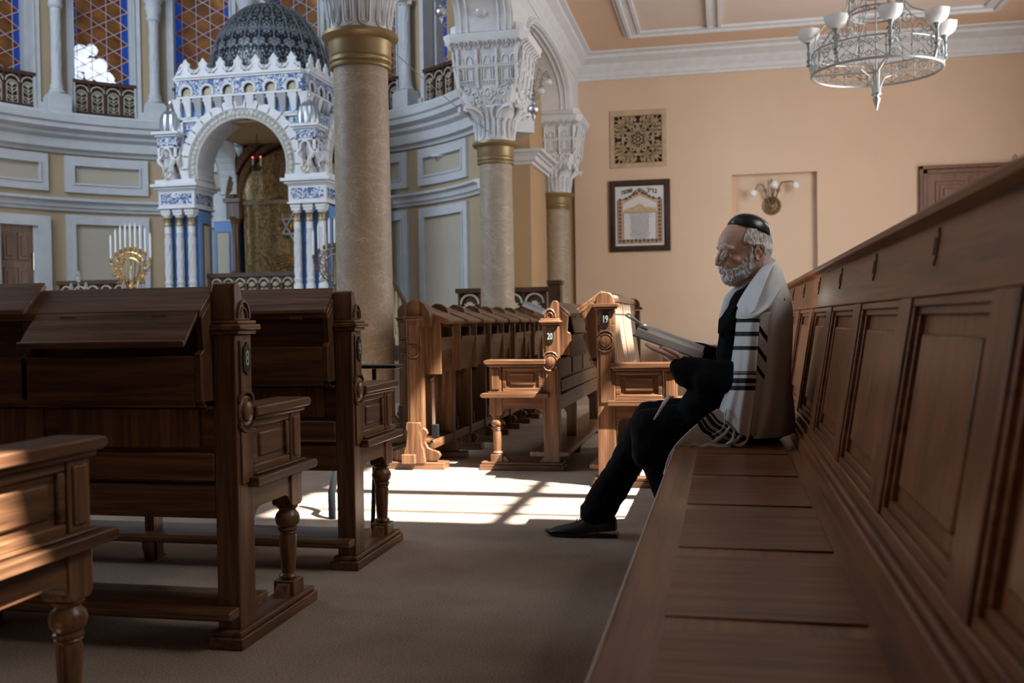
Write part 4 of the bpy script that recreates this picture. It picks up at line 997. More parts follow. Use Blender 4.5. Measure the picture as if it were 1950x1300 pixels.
# corner turrets with silver domes
for sx in (-1, 1):
    cx = sx*.98 if sx < 0 else .90; cy = .02
    mb = MB()
    for dx in (-.13, .095):
        for dy in (-.12, .10):
            bz(mb, cx+dx, cx+dx+.035, cy+dy, cy+dy+.03, 3.08, 3.24)
    bz(mb, cx-.13, cx+.13, cy-.12, cy+.13, 3.20, 3.34); bz(mb, cx-.155, cx+.155, cy-.145, cy+.155, 3.34, 3.365); bz(mb, cx-.185, cx+.185, cy-.175, cy+.185, 3.365, 3.40)
    tr = mb.build('turret', M_WHITE, ark, bev=.004)
    frieze_piece(tr, cx-.115, cx+.115, cy-.128, cy-.115, 3.225, 3.33); frieze_piece(tr, cx+.128, cx+.138, cy-.11, cy+.11, 3.225, 3.33)
    mb = MB()
    for P in (lambda u, z: (cx+u, cy-.13, z+Z), lambda u, z: (cx+.14, cy+u, z+Z)):
        mb.tube([P(-.06*math.cos(a), 3.12+.07*math.sin(a)) for a in [-.4+(PI+.8)*j/10 for j in range(11)]], .014, 5)
        for s in (-1, 1): mb.tube([P(s*.055, 3.10), P(s*.11, 3.04), P(s*.09, 3.0), P(s*.045, 2.96), P(s*.04, 2.88)], [.012, .03, .028, .018, .01], 5)
    mb.build('turret_arch', M_WHITE, tr)
    mb = MB(); mb.m = Matrix.Translation((cx, cy, Z)); mb.lathe([(.08,2.80),(.09,2.84),(.03,2.98),(.028,3.0),(.04,3.04),(.035,3.2)], n=10); mb.build('turret_core', M_WHITE, tr)
    mb = MB()
    for P in (lambda u, z: (cx+u, cy-.12, z+Z), lambda u, z: (cx+.12, cy+u, z+Z)):
        mb.tube([P(.065*math.cos(a)*(1 if math.sin(a) < .3 else .6), 2.87+.06*math.sin(a)+(.02 if math.sin(a) > .8 else 0)) for a in [2*PI*j/14 for j in range(14)]], .011, 5, closed=True)
    mb.build('turret_medallion', M_GOLD, tr)
    mb = MB(); mb.m = Matrix.Translation((cx, cy, Z)); mb.box(-.07, .07, .04, .07, 2.9, 3.2); mb.build('turret_gilding', M_BRASSD, tr)
    mb = MB(); mb.m = Matrix.Translation((cx, cy, Z))
    n = 16; pr = [(.135, 3.40), (.14, 3.42), (.142, 3.50), (.138, 3.56), (.122, 3.62), (.09, 3.67), (.045, 3.70), (.012, 3.72)]
    mb.rings([[(r*(1 if j % 2 else .94)*math.cos(2*PI*j/32), r*(1 if j % 2 else .94)*math.sin(2*PI*j/32), z) for j in range(32)] for r, z in pr])
    mb.build('silver_dome', M_SILVERT, tr, ang=15)
    mb = MB(); mb.m = Matrix.Translation((cx, cy, Z)); mb.lathe([(.012,3.71),(.016,3.74),(.032,3.765),(.036,3.785),(.03,3.81),(.004,3.82)], n=12); mb.build('dome_ball', M_SILVER, tr)
# ------------------------------------------------------------------ the ark itself: carved wooden arch
ta = empty('holy_ark', (KX, 13.16, .42), 'carved dark wood ark frame with a round arch under the canopy', 'cabinet')
mb = MB(); n = 26; rs = []
for i in range(n+1):
    a = PI*i/n; rs.append([(r*math.cos(a), y, 2.70+Z+r*math.sin(a)) for r, y in ((.80,.0),(.80,-.06),(.86,-.08),(.86,-.03),(.92,-.03),(.92,-.10),(1.0,-.12),(1.0,.1),(.8,.1))])
mb.rings(rs); mb.build('carved_arch', DX2 if False else WY, ta, ang=20)
mb = MB()
for i in range(13):
    a = PI*(i+.5)/13; mb.tube(spiral((.89*math.cos(a), -.04, 2.70+Z+.89*math.sin(a)), (math.cos(a), 0, math.sin(a)), (-math.sin(a), 0, math.cos(a)), .035, 1.1), .009, 4)
mb.build('arch_carving', WZ, ta)
for s in (-1, 1):
    mb = MB(); x = s*.90; mb.box(x-.10, x+.10, -.1, .1, 2.45+Z, 2.72+Z); mb.box(x-.13, x+.13, -.14, .1, 2.68+Z, 2.74+Z)
    mb.lathe([(.09,2.48),(.07,2.40),(.06,2.36),(.062,2.34),(.055,2.3),(.055,1.72),(.075,1.68),(.06,1.62),(.08,1.56),(.09,1.45),(.10,1.40)][::-1], (x, -.03, Z), 16); mb.box(x-.12, x+.12, -.14, .1, .42+Z, 1.42+Z)
    mb.build('ark_column', WZ, ta, bev=.003)
mb = MB(); mb.box(-1.0, 1.0, .0, .1, .42+Z, 1.5+Z); mb.box(-1.05, 1.05, -.1, .1, 1.36+Z, 1.44+Z); mb.box(-.82, .82, .07, .1, 1.4+Z, 3.5+Z); mb.build('ark_base', DX, ta)
# curtain
def cloth(name, m, parent, grid, nu, nv, thick=0, wave=None, uvs=True, **kw):
    """smooth sheet through a net of control points (rows of points)"""
    R_, Cn = len(grid), len(grid[0])
    def cr(p0, p1, p2, p3, t): return .5*((2*p1)+(-p0+p2)*t+(2*p0-5*p1+4*p2-p3)*t*t+(-p0+3*p1-3*p2+p3)*t**3)
    def row(r, u):
        x = u*(Cn-1); i = min(int(x), Cn-2); t = x-i
        g = [Vector(q) for q in grid[r]]
        return cr(g[max(i-1, 0)], g[i], g[i+1], g[min(i+2, Cn-1)], t)
    vs = []; uvc = []
    for j in range(nv+1):
        v = j/nv; y = v*(R_-1); k = min(int(y), R_-2); t = y-k
        for i in range(nu+1):
            u = i/nu
            p = cr(row(max(k-1, 0), u), row(k, u), row(k+1, u), row(min(k+2, R_-1), u), t)
            if wave: p = p+Vector(wave(u, v))
            vs.append(p); uvc.append((u, v))
    fs = [(j*(nu+1)+i, j*(nu+1)+i+1, (j+1)*(nu+1)+i+1, (j+1)*(nu+1)+i) for j in range(nv) for i in range(nu)]
    me = bpy.data.meshes.new(name); me.from_pydata(vs, [], fs); me.materials.append(m)
    uv = me.uv_layers.new(name='UVMap')
    for p in me.polygons:
        for li in p.loop_indices: uv.data[li].uv = uvc[me.loops[li].vertex_index]
    me.polygons.foreach_set('use_smooth', [True]*len(me.polygons))
    o = bpy.data.objects.new(name, me); C.objects.link(o)
    if parent: o.parent = parent
    if thick:
        sd = o.modifiers.new('thick', 'SOLIDIFY'); sd.thickness = thick; sd.offset = 0
    return o
ct = empty('ark_curtain', (KX, 13.19, 0), 'gold brocade curtain with a six-pointed star in the ark', 'curtain')
grid = [[(x, 0, 3.46-abs(x)**2*.75) for x in [-.79+1.58*i/6 for i in range(7)]], [(x, -.02, 2.7) for x in [-.79+1.58*i/6 for i in range(7)]], [(x, 0, 1.56) for x in [-.78+1.56*i/6 for i in range(7)]]]
cloth('curtain_cloth', M_CURT, ct, grid, 70, 20, .006, wave=lambda u, v: (0, .025*math.sin(u*34)*(.3+v), 0))
grid = [[(x, -.05, 3.46-abs(x)**2*.75) for x in [-.79+1.58*i/6 for i in range(7)]], [(x, -.06, 2.72-.05*math.sin((x+.8)*6)**2) for x in [-.79+1.58*i/6 for i in range(7)]]]
cloth('valance', M_CURT, ct, grid, 60, 10, .006, wave=lambda u, v: (0, .02*math.sin(u*24), 0))
mb = MB()
for i in range(60): x = -.77+1.54*i/59; mb.tube([(x, -.075, 2.70), (x, -.075, 2.645)], .007, 4); mb.tube([(x, -.02, 1.56), (x, -.02, 1.51)], .007, 4)
mb.build('fringe', M_TANL, ct)
mb = MB()
for s in (-1, 1):
    pts = [(.21*math.cos(PI/2+2*PI*k/3), -.055, 2.32+s*.21*math.sin(PI/2+2*PI*k/3)) for k in range(3)]
    for k in range(3): mb.tube([pts[k], pts[(k+1) % 3]], .016, 5)
mb.build('embroidered_star', M_SILVERT2, ct)
mb = MB(); mb.tube([(.05*math.cos(a), -.06, 2.32+.06*math.sin(a)) for a in [2*PI*j/12 for j in range(12)]], .018, 5, closed=True); mb.ball((0, -.06, 2.32), .03, 8, 6)
mb.build('gold_boss', M_BRASS, ct); mb = MB()
for k in range(5): mb.tube([(.3*math.cos(a)+(k-2)*.02, -.05, 1.90-.04*k+.02*math.sin(a*4)) for a in [PI*j/12 for j in range(13)]], .007, 4)
mb.build('gold_embroidery', M_BRASS, ct)
# eternal light hanging in front of the ark
t = empty('hanging_oil_lamp', (-6.10, 12.4, 3.06), 'small hanging lamp with two red lights under the canopy', 'lamp')
MB().lathe([(.01,-.06),(.05,-.05),(.06,-.02),(.065,.0),(.06,.01)], n=12).build('bowl', M_BLACK, t)
for k in range(3): a = 2*PI*k/3+.4; MB().tube([(.06*math.cos(a), .06*math.sin(a), 0), (.01, 0, .44)], .003, 4).build('chain', M_BLACK, t)
M_RED = mat('red_lamp_glow', (.5, .02, .01), .4, **{'Emission Color': (1, .05, .02, 1), 'Emission Strength': 6})
for dx in (-.055, .06): MB().lathe([(.012, .0), (.012, .11)], (dx, 0, 0), 8).build('candle_tube', M_TANL, t); MB().ball((dx, 0, .125), .010, 8, 6).build('red_light', M_RED, t)
# ------------------------------------------------------------------ bimah balustrades
def bal_straight(name, loc, rz, n, w_, h, lab, post=True):
    t = empty(name, loc, lab, 'balustrade', None, rz)
    W = n*w_
    MB().box(-.04, W+.04, -.03, .05, h-.055, h).box(-.02, W+.02, -.02, .04, 0, .07).box(0, W, .012, .03, .05, h-.05).build('rail_frame', DX, t, bev=.003)
    mb = MB()
    for i in range(n+1): mb.box(i*w_-.012, i*w_+.012, -.012, .02, .06, h-.05)
    mb.build('baluster_posts', DX, t)
    for i in range(n):
        mb = MB(); u0, u1 = i*w_+.02, (i+1)*w_-.02; cx = (u0+u1)/2; hw = (u1-u0)/2
        mb.tube([(cx-hw*math.cos(a), -.004, h-.075-hw+hw*math.sin(a)) for a in [PI*j/10 for j in range(11)]], .012, 5)
        mb.build('arch_moulding', M_TANL, t)
        mb = MB(); zb = h-.075-hw*1.6
        for a in (20, 45, 70, 90, 110, 135, 160):
            a = math.radians(a); q = hw*.78
            mb.tube([(cx, -.004, zb), (cx+q*.6*math.cos(a), -.008, zb+q*.75*math.sin(a)), (cx+q*math.cos(a), -.004, zb+q*1.1*math.sin(a))], [.008, .016 if w_ > .2 else .012, .008], 5)
        for s in (-1, 1): mb.tube(spiral((cx+s*hw*.42, -.004, zb-.05), (s, 0, 0), (0, 0, 1), hw*.38, 1.2), .008, 4); mb.tube(spiral((cx+s*hw*.42, -.004, zb-.14), (s, 0, 0), (0, 0, -1), hw*.38, 1.2), .008, 4)
        mb.build('palmette', M_TANL if w_ > .2 else M_TAN, t)
    return t
bal_straight('bimah_balustrade', (-6.50, 11.85, .95), 0, 7, .165, .66, 'dark balustrade with gold palmettes under the canopy arch')
bal_straight('bimah_balustrade', (-8.35, 11.35, .9), 0, 6, .19, .64, 'pale topped balustrade left of the canopy behind the candles')
bal_straight('bimah_balustrade', (-3.0, 11.2, .42), 0, 4, .255, .90, 'dark balustrade with gold palmettes behind the middle marble column')
mb = MB().box(-.07, .07, -.07, .07, 0, .92).box(-.085, .085, -.085, .085, .92, .97)
tag(mb.build('balustrade_newel', DX, bev=.004), 'carved dark newel post at the right end of the bimah balustrade', 'post').location = (-1.865, 11.2, .42)
# stair rail descending behind the near column
t = empty('stair_rail', (0, 0, 0), 'dark sloping stair balustrade behind the near marble column', 'railing')
P = lambda px_, py_: at(px_, py_, 10.9)
mb = MB(); a_, b_ = P(741, 520), P(778, 590); mb.rings([[v+Vector((0, dy, dz)) for dy, dz in ((-.04,-.03),(.04,-.03),(.04,.03),(-.04,.03))] for v in (a_+(a_-b_)*.6, b_)]); mb.build('handrail', DX, t)
mb = MB()
for k in range(7):
    v = a_+(b_-a_)*(k/6*1.2-.2); mb.lathe([(.03,0),(.035,.1),(.018,.14),(.035,.3),(.02,.5),(.02,.62)], (v.x, v.y, v.z-.66), 8)
mb.build('balusters', M_TAN, t)
# ------------------------------------------------------------------ candelabra
def menorah(loc, lab, M=M_BRASS, n=9, sc=1.0):
    t = empty('candelabrum', loc, lab, 'candelabrum', 'brass candelabra with white candles'); t.scale = (sc, sc, sc)
    MB().lathe([(.16,0),(.17,.02),(.12,.05),(.05,.08),(.03,.14),(.05,.18),(.03,.22),(.022,.40),(.035,.44),(.02,.48),(.018,.70)], n=20).build('base', M, t)
    mb = MB()
    for ring_, c_, rr in ((0, .66, .20), (1, .66, .13)):
        mb.tube([(rr*math.cos(a), 0, c_+rr*math.sin(a)) for a in [2*PI*j/28 for j in range(28)]], .009, 5, closed=True)
    for k in range(12):
        a = 2*PI*k/12; mb.tube(spiral((.165*math.cos(a), -.004, .66+.165*math.sin(a)), (math.cos(a), 0, math.sin(a)), (-math.sin(a), 0, math.cos(a)), .036, 1.3), .006, 4)
        mb.tube(spiral((.235*math.cos(a+.26), -.004, .66+.225*math.sin(a+.26)), (math.cos(a), 0, math.sin(a)), (-math.sin(a), 0, math.cos(a)), .034, 1.3), .006, 4)
        mb.ball((.20*math.cos(a), -.012, .66+.20*math.sin(a)), .014, 6, 5)
    mb.build('scrollwork', M, t)
    for k in range(n):
        x = (k-(n-1)/2)*.0675; u = x/.27; zb = .66+.24*math.sqrt(max(0, 1-u*u*.80))-.02
        br = MB(); br.tube([(x*.5, 0, .52), (x*.8, 0, .62), (x, 0, zb-.05), (x, 0, zb)], .007, 5); br.lathe([(.008,0),(.02,.008),(.022,.02),(.014,.024),(.016,.045)], (x, 0, zb), 10); b_ = br.build('branch', M, t)
        MB().lathe([(.0135,.03),(.0135,.30),(.008,.325),(.002,.345)], (x, 0, zb), 10).build('candle', M_CANDLE, b_)
    return t
menorah((-6.975, 10.8, .99), 'brass candelabrum with nine white candles left of the canopy', n=9, sc=.98)
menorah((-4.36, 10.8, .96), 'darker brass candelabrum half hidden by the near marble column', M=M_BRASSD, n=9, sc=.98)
t = empty('side_table', (-6.98, 10.8, .42), 'covered stand carrying the brass candelabrum and crystal lamps', 'table'); MB().box(-.9, .4, -.25, .25, .5, .565).build('table_top', DX, t); MB().box(-.8, .3, -.2, .2, 0, .5).build('table_base', DX, t)
t = empty('side_table', (-4.36, 10.8, .42), 'stand below the darker candelabrum beside the near column', 'table'); MB().box(-.3, .3, -.25, .25, .48, .535).build('table_top', DX, t); MB().box(-.2, .2, -.2, .2, 0, .48).build('table_base', DX, t)
def crystal(loc, lab):
    t = empty('crystal_candleholder', loc, lab, 'candleholder', 'small crystal candleholders by the candelabrum')
    for x, h in ((-.10, .50), (0, .64), (.10, .50)):
        MB().lathe([(.03, 0), (.012, .05), (.012, h-.14), (.03, h-.10), (.022, h-.04), (.006, h)], (x, 0, 0), 10).build('crystal_stem', M_CRYS, t)
        MB().lathe([(.014, 0), (.022, .01), (.014, .02)], (x, 0, h-.15), 10).build('metal_cup', M_SILVER, t)
crystal((-7.62, 10.7, .985), 'clear crystal candleholder left of the brass candelabrum'); crystal((-6.86, 10.62, .985), 'clear crystal candleholder in front of the brass candelabrum')
# ------------------------------------------------------------------ the reading man
def W(x, y, z): return Vector((x*1.025, y+.11, CH+(z-CH)*1.025))
man = empty('person', (.15, 4.14, .44), 'elderly person in a black suit with skullcap and striped white prayer shawl, reading a book', 'person')
MI = Matrix.Translation((-.15, -4.14, -.44))
def cap(mb, pts, rs, n=14, flat=None):
    """a limb: rounded, tapering chain through joints"""
    pts = [Vector(p) for p in pts]
    for i in range(len(pts)-1):
        a, b, ra, rb = pts[i], pts[i+1], rs[i], rs[i+1]
        d = (b-a); L = d.length; d.normalize(); u = d.cross(Vector((0,0,1)));
        if u.length < .2: u = d.cross(Vector((0,1,0)))
        u.normalize(); v = d.cross(u); R2 = []
        for k in range(5): t = -PI/2+PI/2*k/4; R2.append((a+d*ra*math.sin(t), max(ra*math.cos(t), .0005)))
        for k in range(1, 5): t = PI/2*k/4; R2.append((b+d*rb*math.sin(t), max(rb*math.cos(t), .0005)))
        mb.rings([[c+(u*math.cos(2*PI*j/n)+v*math.sin(2*PI*j/n))*r for j in range(n)] for c, r in R2])
def ell(mb, c, r, rot=0):
    n, m = 20, 14; rs = []
    for i in range(m+1):
        a = -PI/2+PI*i/m; q = max(math.cos(a), .01)
        rs.append([Vector((r[0]*q*math.cos(2*PI*j/n), r[1]*q*math.sin(2*PI*j/n), r[2]*math.sin(a))) for j in range(n)])
    M = Matrix.Rotation(rot, 3, 'Y'); mb.rings([[M @ p+Vector(c) for p in r_] for r_ in rs])
def fuse(mb, name, mat_, parent, voxel, smooth=4, disp=None, ms=None):
    me = bpy.data.meshes.new(name); me.from_pydata([MI @ v for v in mb.v], [], mb.f)
    bm = bmesh.new(); bm.from_mesh(me); bmesh.ops.recalc_face_normals(bm, faces=bm.faces); bm.to_mesh(me); bm.free()
    o = bpy.data.objects.new(name, me); C.objects.link(o)
    r = o.modifiers.new('r', 'REMESH'); r.mode = 'VOXEL'; r.voxel_size = voxel; r.use_smooth_shade = True
    if smooth: s = o.modifiers.new('s', 'SMOOTH'); s.iterations = smooth; s.factor = .5
    m2 = bpy.data.meshes.new_from_object(o.evaluated_get(bpy.context.evaluated_depsgraph_get()))
    bpy.data.objects.remove(o)
    if disp:
        nrm = [v.normal.copy() for v in m2.vertices]
        for v, nn in zip(m2.vertices, nrm): v.co += disp(v.co-Vector((-.15, -4.14, -.44)), nn)
    m2.materials.clear(); m2.materials.append(mat_)
    m2.polygons.foreach_set('use_smooth', [True]*len(m2.polygons))
    o = bpy.data.objects.new(name, m2); C.objects.link(o); o.parent = parent
    return o
# materials
def f_skin(nt, b):
    n = N(nt, 'ShaderNodeTexNoise', Scale=22.0, Detail=4.0); nt.links.new(coords(nt, (1,1,1)), n.inputs[0])
    nt.links.new(ramp(nt, n.outputs[0], [(.3, (.60, .345, .255)), (.7, (.76, .50, .40))]), b.inputs['Base Color'])
    n2 = N(nt, 'ShaderNodeTexNoise', Scale=180.0, Detail=2.0); nt.links.new(coords(nt, (1,1,1)), n2.inputs[0]); bump(nt, b, n2.outputs[0], .0008, .5)
M_SKIN = mat('aged_skin', (.5, .3, .22), .5, nodes=f_skin, **{'Subsurface Weight': .08, 'Subsurface Radius': (.01, .004, .002)})
def f_hair(nt, b):
    n = N(nt, 'ShaderNodeTexNoise', Scale=60.0, Detail=5.0); nt.links.new(coords(nt, (2.5,2.5,.7)), n.inputs[0])
    nt.links.new(ramp(nt, n.outputs[0], [(.30, (.36, .35, .34)), (.48, (.66, .65, .64)), (.66, (.86, .86, .87))]), b.inputs['Base Color']); bump(nt, b, n.outputs[0], .004, 1)
M_HAIR = mat('grey_white_hair', (.5, .5, .5), .7, nodes=f_hair)
def f_suit(nt, b):
    n = N(nt, 'ShaderNodeTexNoise', Scale=300.0, Detail=2.0); nt.links.new(coords(nt, (1,1,1)), n.inputs[0]); bump(nt, b, n.outputs[0], .001, .5)
M_SUIT = mat('black_suit_wool', (.0045, .0048, .006), .9, spec=.12, nodes=f_suit)
M_SATIN = mat('black_satin', (.006, .010, .013), .28, spec=.6)
M_SHOE = mat('black_polished_leather', (.005, .006, .007), .3, spec=.45)
M_SHIRT = mat('white_shirt', (.62, .64, .66), .7)
M_WIRE = mat('thin_gold_spectacle_frame', (.62, .48, .34), .25, 1)
M_LENS = mat('spectacle_lens', (.70, .68, .74), .08, **{'Transmission Weight': .75, 'IOR': 1.5})
# ---- body: head, neck, torso, arms and hands as one surface
mb = MB()
HC, HS = math.cos(math.radians(20)), math.sin(math.radians(20))
def Hn(f, s, u): return W(.099-f, 4.03+s, 1.191+u)
def Hd(f, s, u): return Hn(f*HC+s*HS, s*HC-f*HS, u)      # the head is turned a little towards the hall
sl_ = [(.142,.012,-.014,.018),(.138,.034,-.036,.038),(.126,.055,-.055,.055),(.109,.076,-.068,.066),(.08,.102,-.079,.0735),(.055,.116,-.084,.076),(.035,.120,-.085,.077),(.018,.119,-.084,.0765),(.006,.112,-.083,.0755),(-.008,.1035,-.081,.0745),(-.022,.1035,-.080,.073),(-.040,.105,-.077,.071),(-.058,.104,-.07,.067),(-.078,.099,-.05,.062),(-.096,.094,-.028,.055),(-.112,.083,-.005,.044),(-.124,.060,.012,.028)]
n = 32; rs = []
for u, fr, bk, hw in sl_[::-1]:
    c = (fr+bk)/2; a = (fr-bk)/2; r_ = []
    for j in range(n):
        t = 2*PI*j/n; cs, sn = math.cos(t), math.sin(t); e = .88
        r_.append(Hd(c+a*math.copysign(abs(cs)**e, cs), hw*math.copysign(abs(sn)**e, sn)*(1-.10*max(0, cs)**2), u))
    rs.append(r_)
mb.rings(rs)
cap(mb, [Hd(.110,0,.010), Hd(.117,0,-.014), Hd(.124,0,-.034), Hd(.126,0,-.045)], [.0085,.010,.012,.0125]); ell(mb, Hd(.106,0,-.038), (.022,.018,.024)); cap(mb, [Hd(.100,-.012,0), Hd(.103,-.016,-.035)], [.010,.010]); cap(mb, [Hd(.100,.012,0), Hd(.103,.016,-.035)], [.010,.010]); ell(mb, Hd(.117,.012,-.048), (.011,.0085,.0085)); ell(mb, Hd(.117,-.012,-.048), (.011,.0085,.0085)); ell(mb, Hd(.125,0,-.048), (.0095,.010,.009))
for s in (-1, 1):
    cap(mb, [Hd(.088, s*.060, .008), Hd(.107, s*.040, .017), Hd(.115, s*.014, .013)], [.007,.0095,.008])
    ell(mb, Hd(.0935, s*.032, -.008), (.0125,.0155,.0115)); cap(mb, [Hd(.105, s*.021, -.001), Hd(.1075, s*.032, .001), Hd(.100, s*.045, -.002)], [.0032,.0038,.0032]); cap(mb, [Hd(.100, s*.020, -.020), Hd(.103, s*.032, -.023), Hd(.094, s*.046, -.019)], [.0045,.006,.0045])
    ell(mb, Hd(.072, s*.046, -.034), (.026,.022,.018)); cap(mb, [Hd(.102, s*.018, -.05), Hd(.090, s*.036, -.075)], [.009,.009])
    # ear
    ec = (-.012, s*.080, -.010)
    mb.tube([Hd(ec[0]+.0185*math.cos(a)*(1.0 if math.sin(a) > -.3 else .72)-.006*math.sin(a), ec[1]+s*(.008+.004*math.cos(a+2.6)), ec[2]+.031*math.sin(a)) for a in [2*PI*j/18 for j in range(18)]], .0048, 6, closed=True)
    ell(mb, Hd(ec[0], s*.0755, ec[2]), (.015,.006,.026)); ell(mb, Hd(ec[0]+.004, s*.083, ec[2]-.028), (.008,.004,.009)); cap(mb, [Hd(ec[0]+.004, s*.082, ec[2]+.015), Hd(ec[0]-.005, s*.084, ec[2]-.002), Hd(ec[0]+.006, s*.083, ec[2]-.016)], [.004,.004,.004])
cap(mb, [Hd(.100,.018,-.070), Hd(.109,0,-.069), Hd(.100,-.018,-.070)], [.005,.006,.005]); cap(mb, [Hd(.099,.015,-.081), Hd(.107,0,-.082), Hd(.099,-.015,-.081)], [.005,.0065,.005])
ell(mb, Hd(.083,0,-.108), (.018,.022,.014))
cap(mb, [Hn(-.03,0,-.04), Hn(-.046,0,-.10), Hn(-.068,0,-.165)], [.060,.059,.068]); cap(mb, [Hn(.006,-.01,-.10), Hn(-.03,0,-.16)], [.034,.046])
# torso and arms, under the clothes
ell(mb, W(.135, 4.03, .93), (.095,.165,.14)); ell(mb, W(.115, 4.03, .73), (.11,.15,.16)); ell(mb, W(.13, 4.03, .56), (.12,.16,.10))
SL, EL, WL = W(.165,3.85,.985), W(.075,3.80,.70), W(-.165,3.875,.738)
SR, ER, WR = W(.165,4.21,.985), W(.06,4.27,.72), W(-.10,4.19,.790)
cap(mb, [SL, EL, WL], [.048,.038,.027]); cap(mb, [SR, ER, WR], [.048,.038,.027])
for s in (-.1, .1): cap(mb, [W(.13,4.03+s,.53), W(-.29,4.02+s*1.5,.505)], [.09,.06])
# near hand, palm up under the book: knuckle row then three joints per finger
def finger(pts, r0=.0102, r1=.0078): cap(mb, pts, [r0+(r1-r0)*i/(len(pts)-1) for i in range(len(pts))], 10)
ell(mb, W(-.192,3.895,.782), (.050,.036,.018), math.radians(20)); cap(mb, [WL, W(-.172,3.885,.766)], [.031,.026])
for i, (dy, ln, dz) in enumerate(((-.028,.92,.000),(-.008,1.05,.003),(.013,1.0,.002),(.033,.80,-.001))):
    k = W(-.228,3.897+dy,.799+dz); d = Vector((-.029*ln, .001, .0115*ln))
    cap(mb, [W(-.18,3.895+dy*.8,.780), k], [.0135,.012], 10)
    finger([k, k+d*.95, k+d*1.65+Vector((0,0,.001)), k+d*2.25+Vector((0,.001,.004))])
finger([W(-.158,3.868,.772), W(-.176,3.846,.794), W(-.203,3.842,.808), W(-.226,3.846,.819)], .0135, .009)
# far hand resting on the page
ell(mb, W(-.135,4.175,.812), (.040,.033,.014), math.radians(22)); cap(mb, [WR, W(-.115,4.185,.80)], [.026,.02])
for i, (dy, ln) in enumerate(((-.030,.85),(-.010,1.0),(.011,1.05),(.031,.9))):
    k = W(-.168,4.165+dy,.828); d = Vector((-.030*ln, -.012, .008*ln)); finger([k, k+d+Vector((0,0,.010)), k+d*1.9+Vector((0,0,.006)), k+d*2.5+Vector((0,0,-.006))])
finger([W(-.12,4.145,.815), W(-.145,4.125,.822), W(-.17,4.12,.828)], .011, .008)
fuse(mb, 'body', M_SKIN, man, .0036, 3)
# ---- clothes
mb = MB()
for q, r in ((W(.150,4.03,.965),(.100,.185,.085)), (W(.128,4.03,.88),(.128,.195,.15)), (W(.112,4.03,.74),(.140,.190,.15)), (W(.105,4.03,.60),(.130,.20,.125))): ell(mb, q, r)
cap(mb, [W(.16,3.90,1.005), W(.17,4.16,1.005)], [.062,.062]); cap(mb, [W(.155,3.98,1.03), W(.155,4.08,1.03)], [.052,.052])
cap(mb, [SL, EL, W(-.155,3.872,.736)], [.068,.066,.050]); cap(mb, [SR, ER, W(-.115,4.19,.795)], [.066,.060,.040])
cap(mb, [EL+Vector((-.02,0,-.01)), W(-.06,3.83,.700)], [.064,.060]); cap(mb, [EL+Vector((-.03,0,-.02)), W(-.145,3.868,.708)], [.055,.046]);
cap(mb, [W(.125,3.945,1.035), W(.085,3.93,.985), W(.055,3.93,.91), W(.045,3.94,.78), W(.06,3.95,.66)], [.040,.056,.072,.085,.10]); cap(mb, [W(.10,4.12,1.0), W(.06,4.14,.92), W(.05,4.13,.75)], [.050,.065,.085])
# skirts of the jacket over the lap
cap(mb, [W(.08,3.92,.60), W(-.08,3.87,.585)], [.115,.095]); cap(mb, [W(.08,4.14,.60), W(-.08,4.17,.59)], [.115,.09])
def dj(p, nn):
    q = Vector((p.x*9, p.y*9, p.z*14)); return nn*(.010*noise.noise(q)+.004*noise.noise(q*2.7))
jk = fuse(mb, 'suit_jacket', M_SUIT, man, .008, 5, dj)
mb = MB()          # lapel and cuff edges
mb.m = MI
lp = [(W(.120,3.915,1.068), W(.098,3.925,1.040)), (W(.078,3.885,1.020), W(.045,3.905,.995)), (W(.045,3.872,.975), W(.008,3.905,.955)), (W(.022,3.870,.930), W(-.018,3.915,.925)), (W(-.012,3.885,.862), W(-.022,3.915,.875))]
mb.rings([[a, b, b+Vector((.004,.006,0)), a+Vector((.004,.010,0))] for a, b in lp])
mb.build('lapel', M_SUIT, man)
mb = MB()
cap(mb, [W(.13,3.94,.54), W(-.285,3.885,.505), W(-.150,3.865,.10)], [.115,.083,.072]); cap(mb, [W(.13,4.12,.54), W(-.30,4.165,.512), W(-.42,4.17,.30), W(-.525,4.165,.13)], [.115,.082,.075,.078])
cap(mb, [W(-.28,3.885,.50), W(-.285,3.88,.42)], [.080,.080]); cap(mb, [W(-.50,4.165,.155), W(-.535,4.165,.118)], [.070,.076])
def dt(p, nn):
    q = Vector((p.x*14, p.y*10, p.z*9)); return nn*(.008*noise.noise(q)+.003*noise.noise(q*3))
tr_ = fuse(mb, 'trousers', M_SUIT, man, .008, 4, dt)
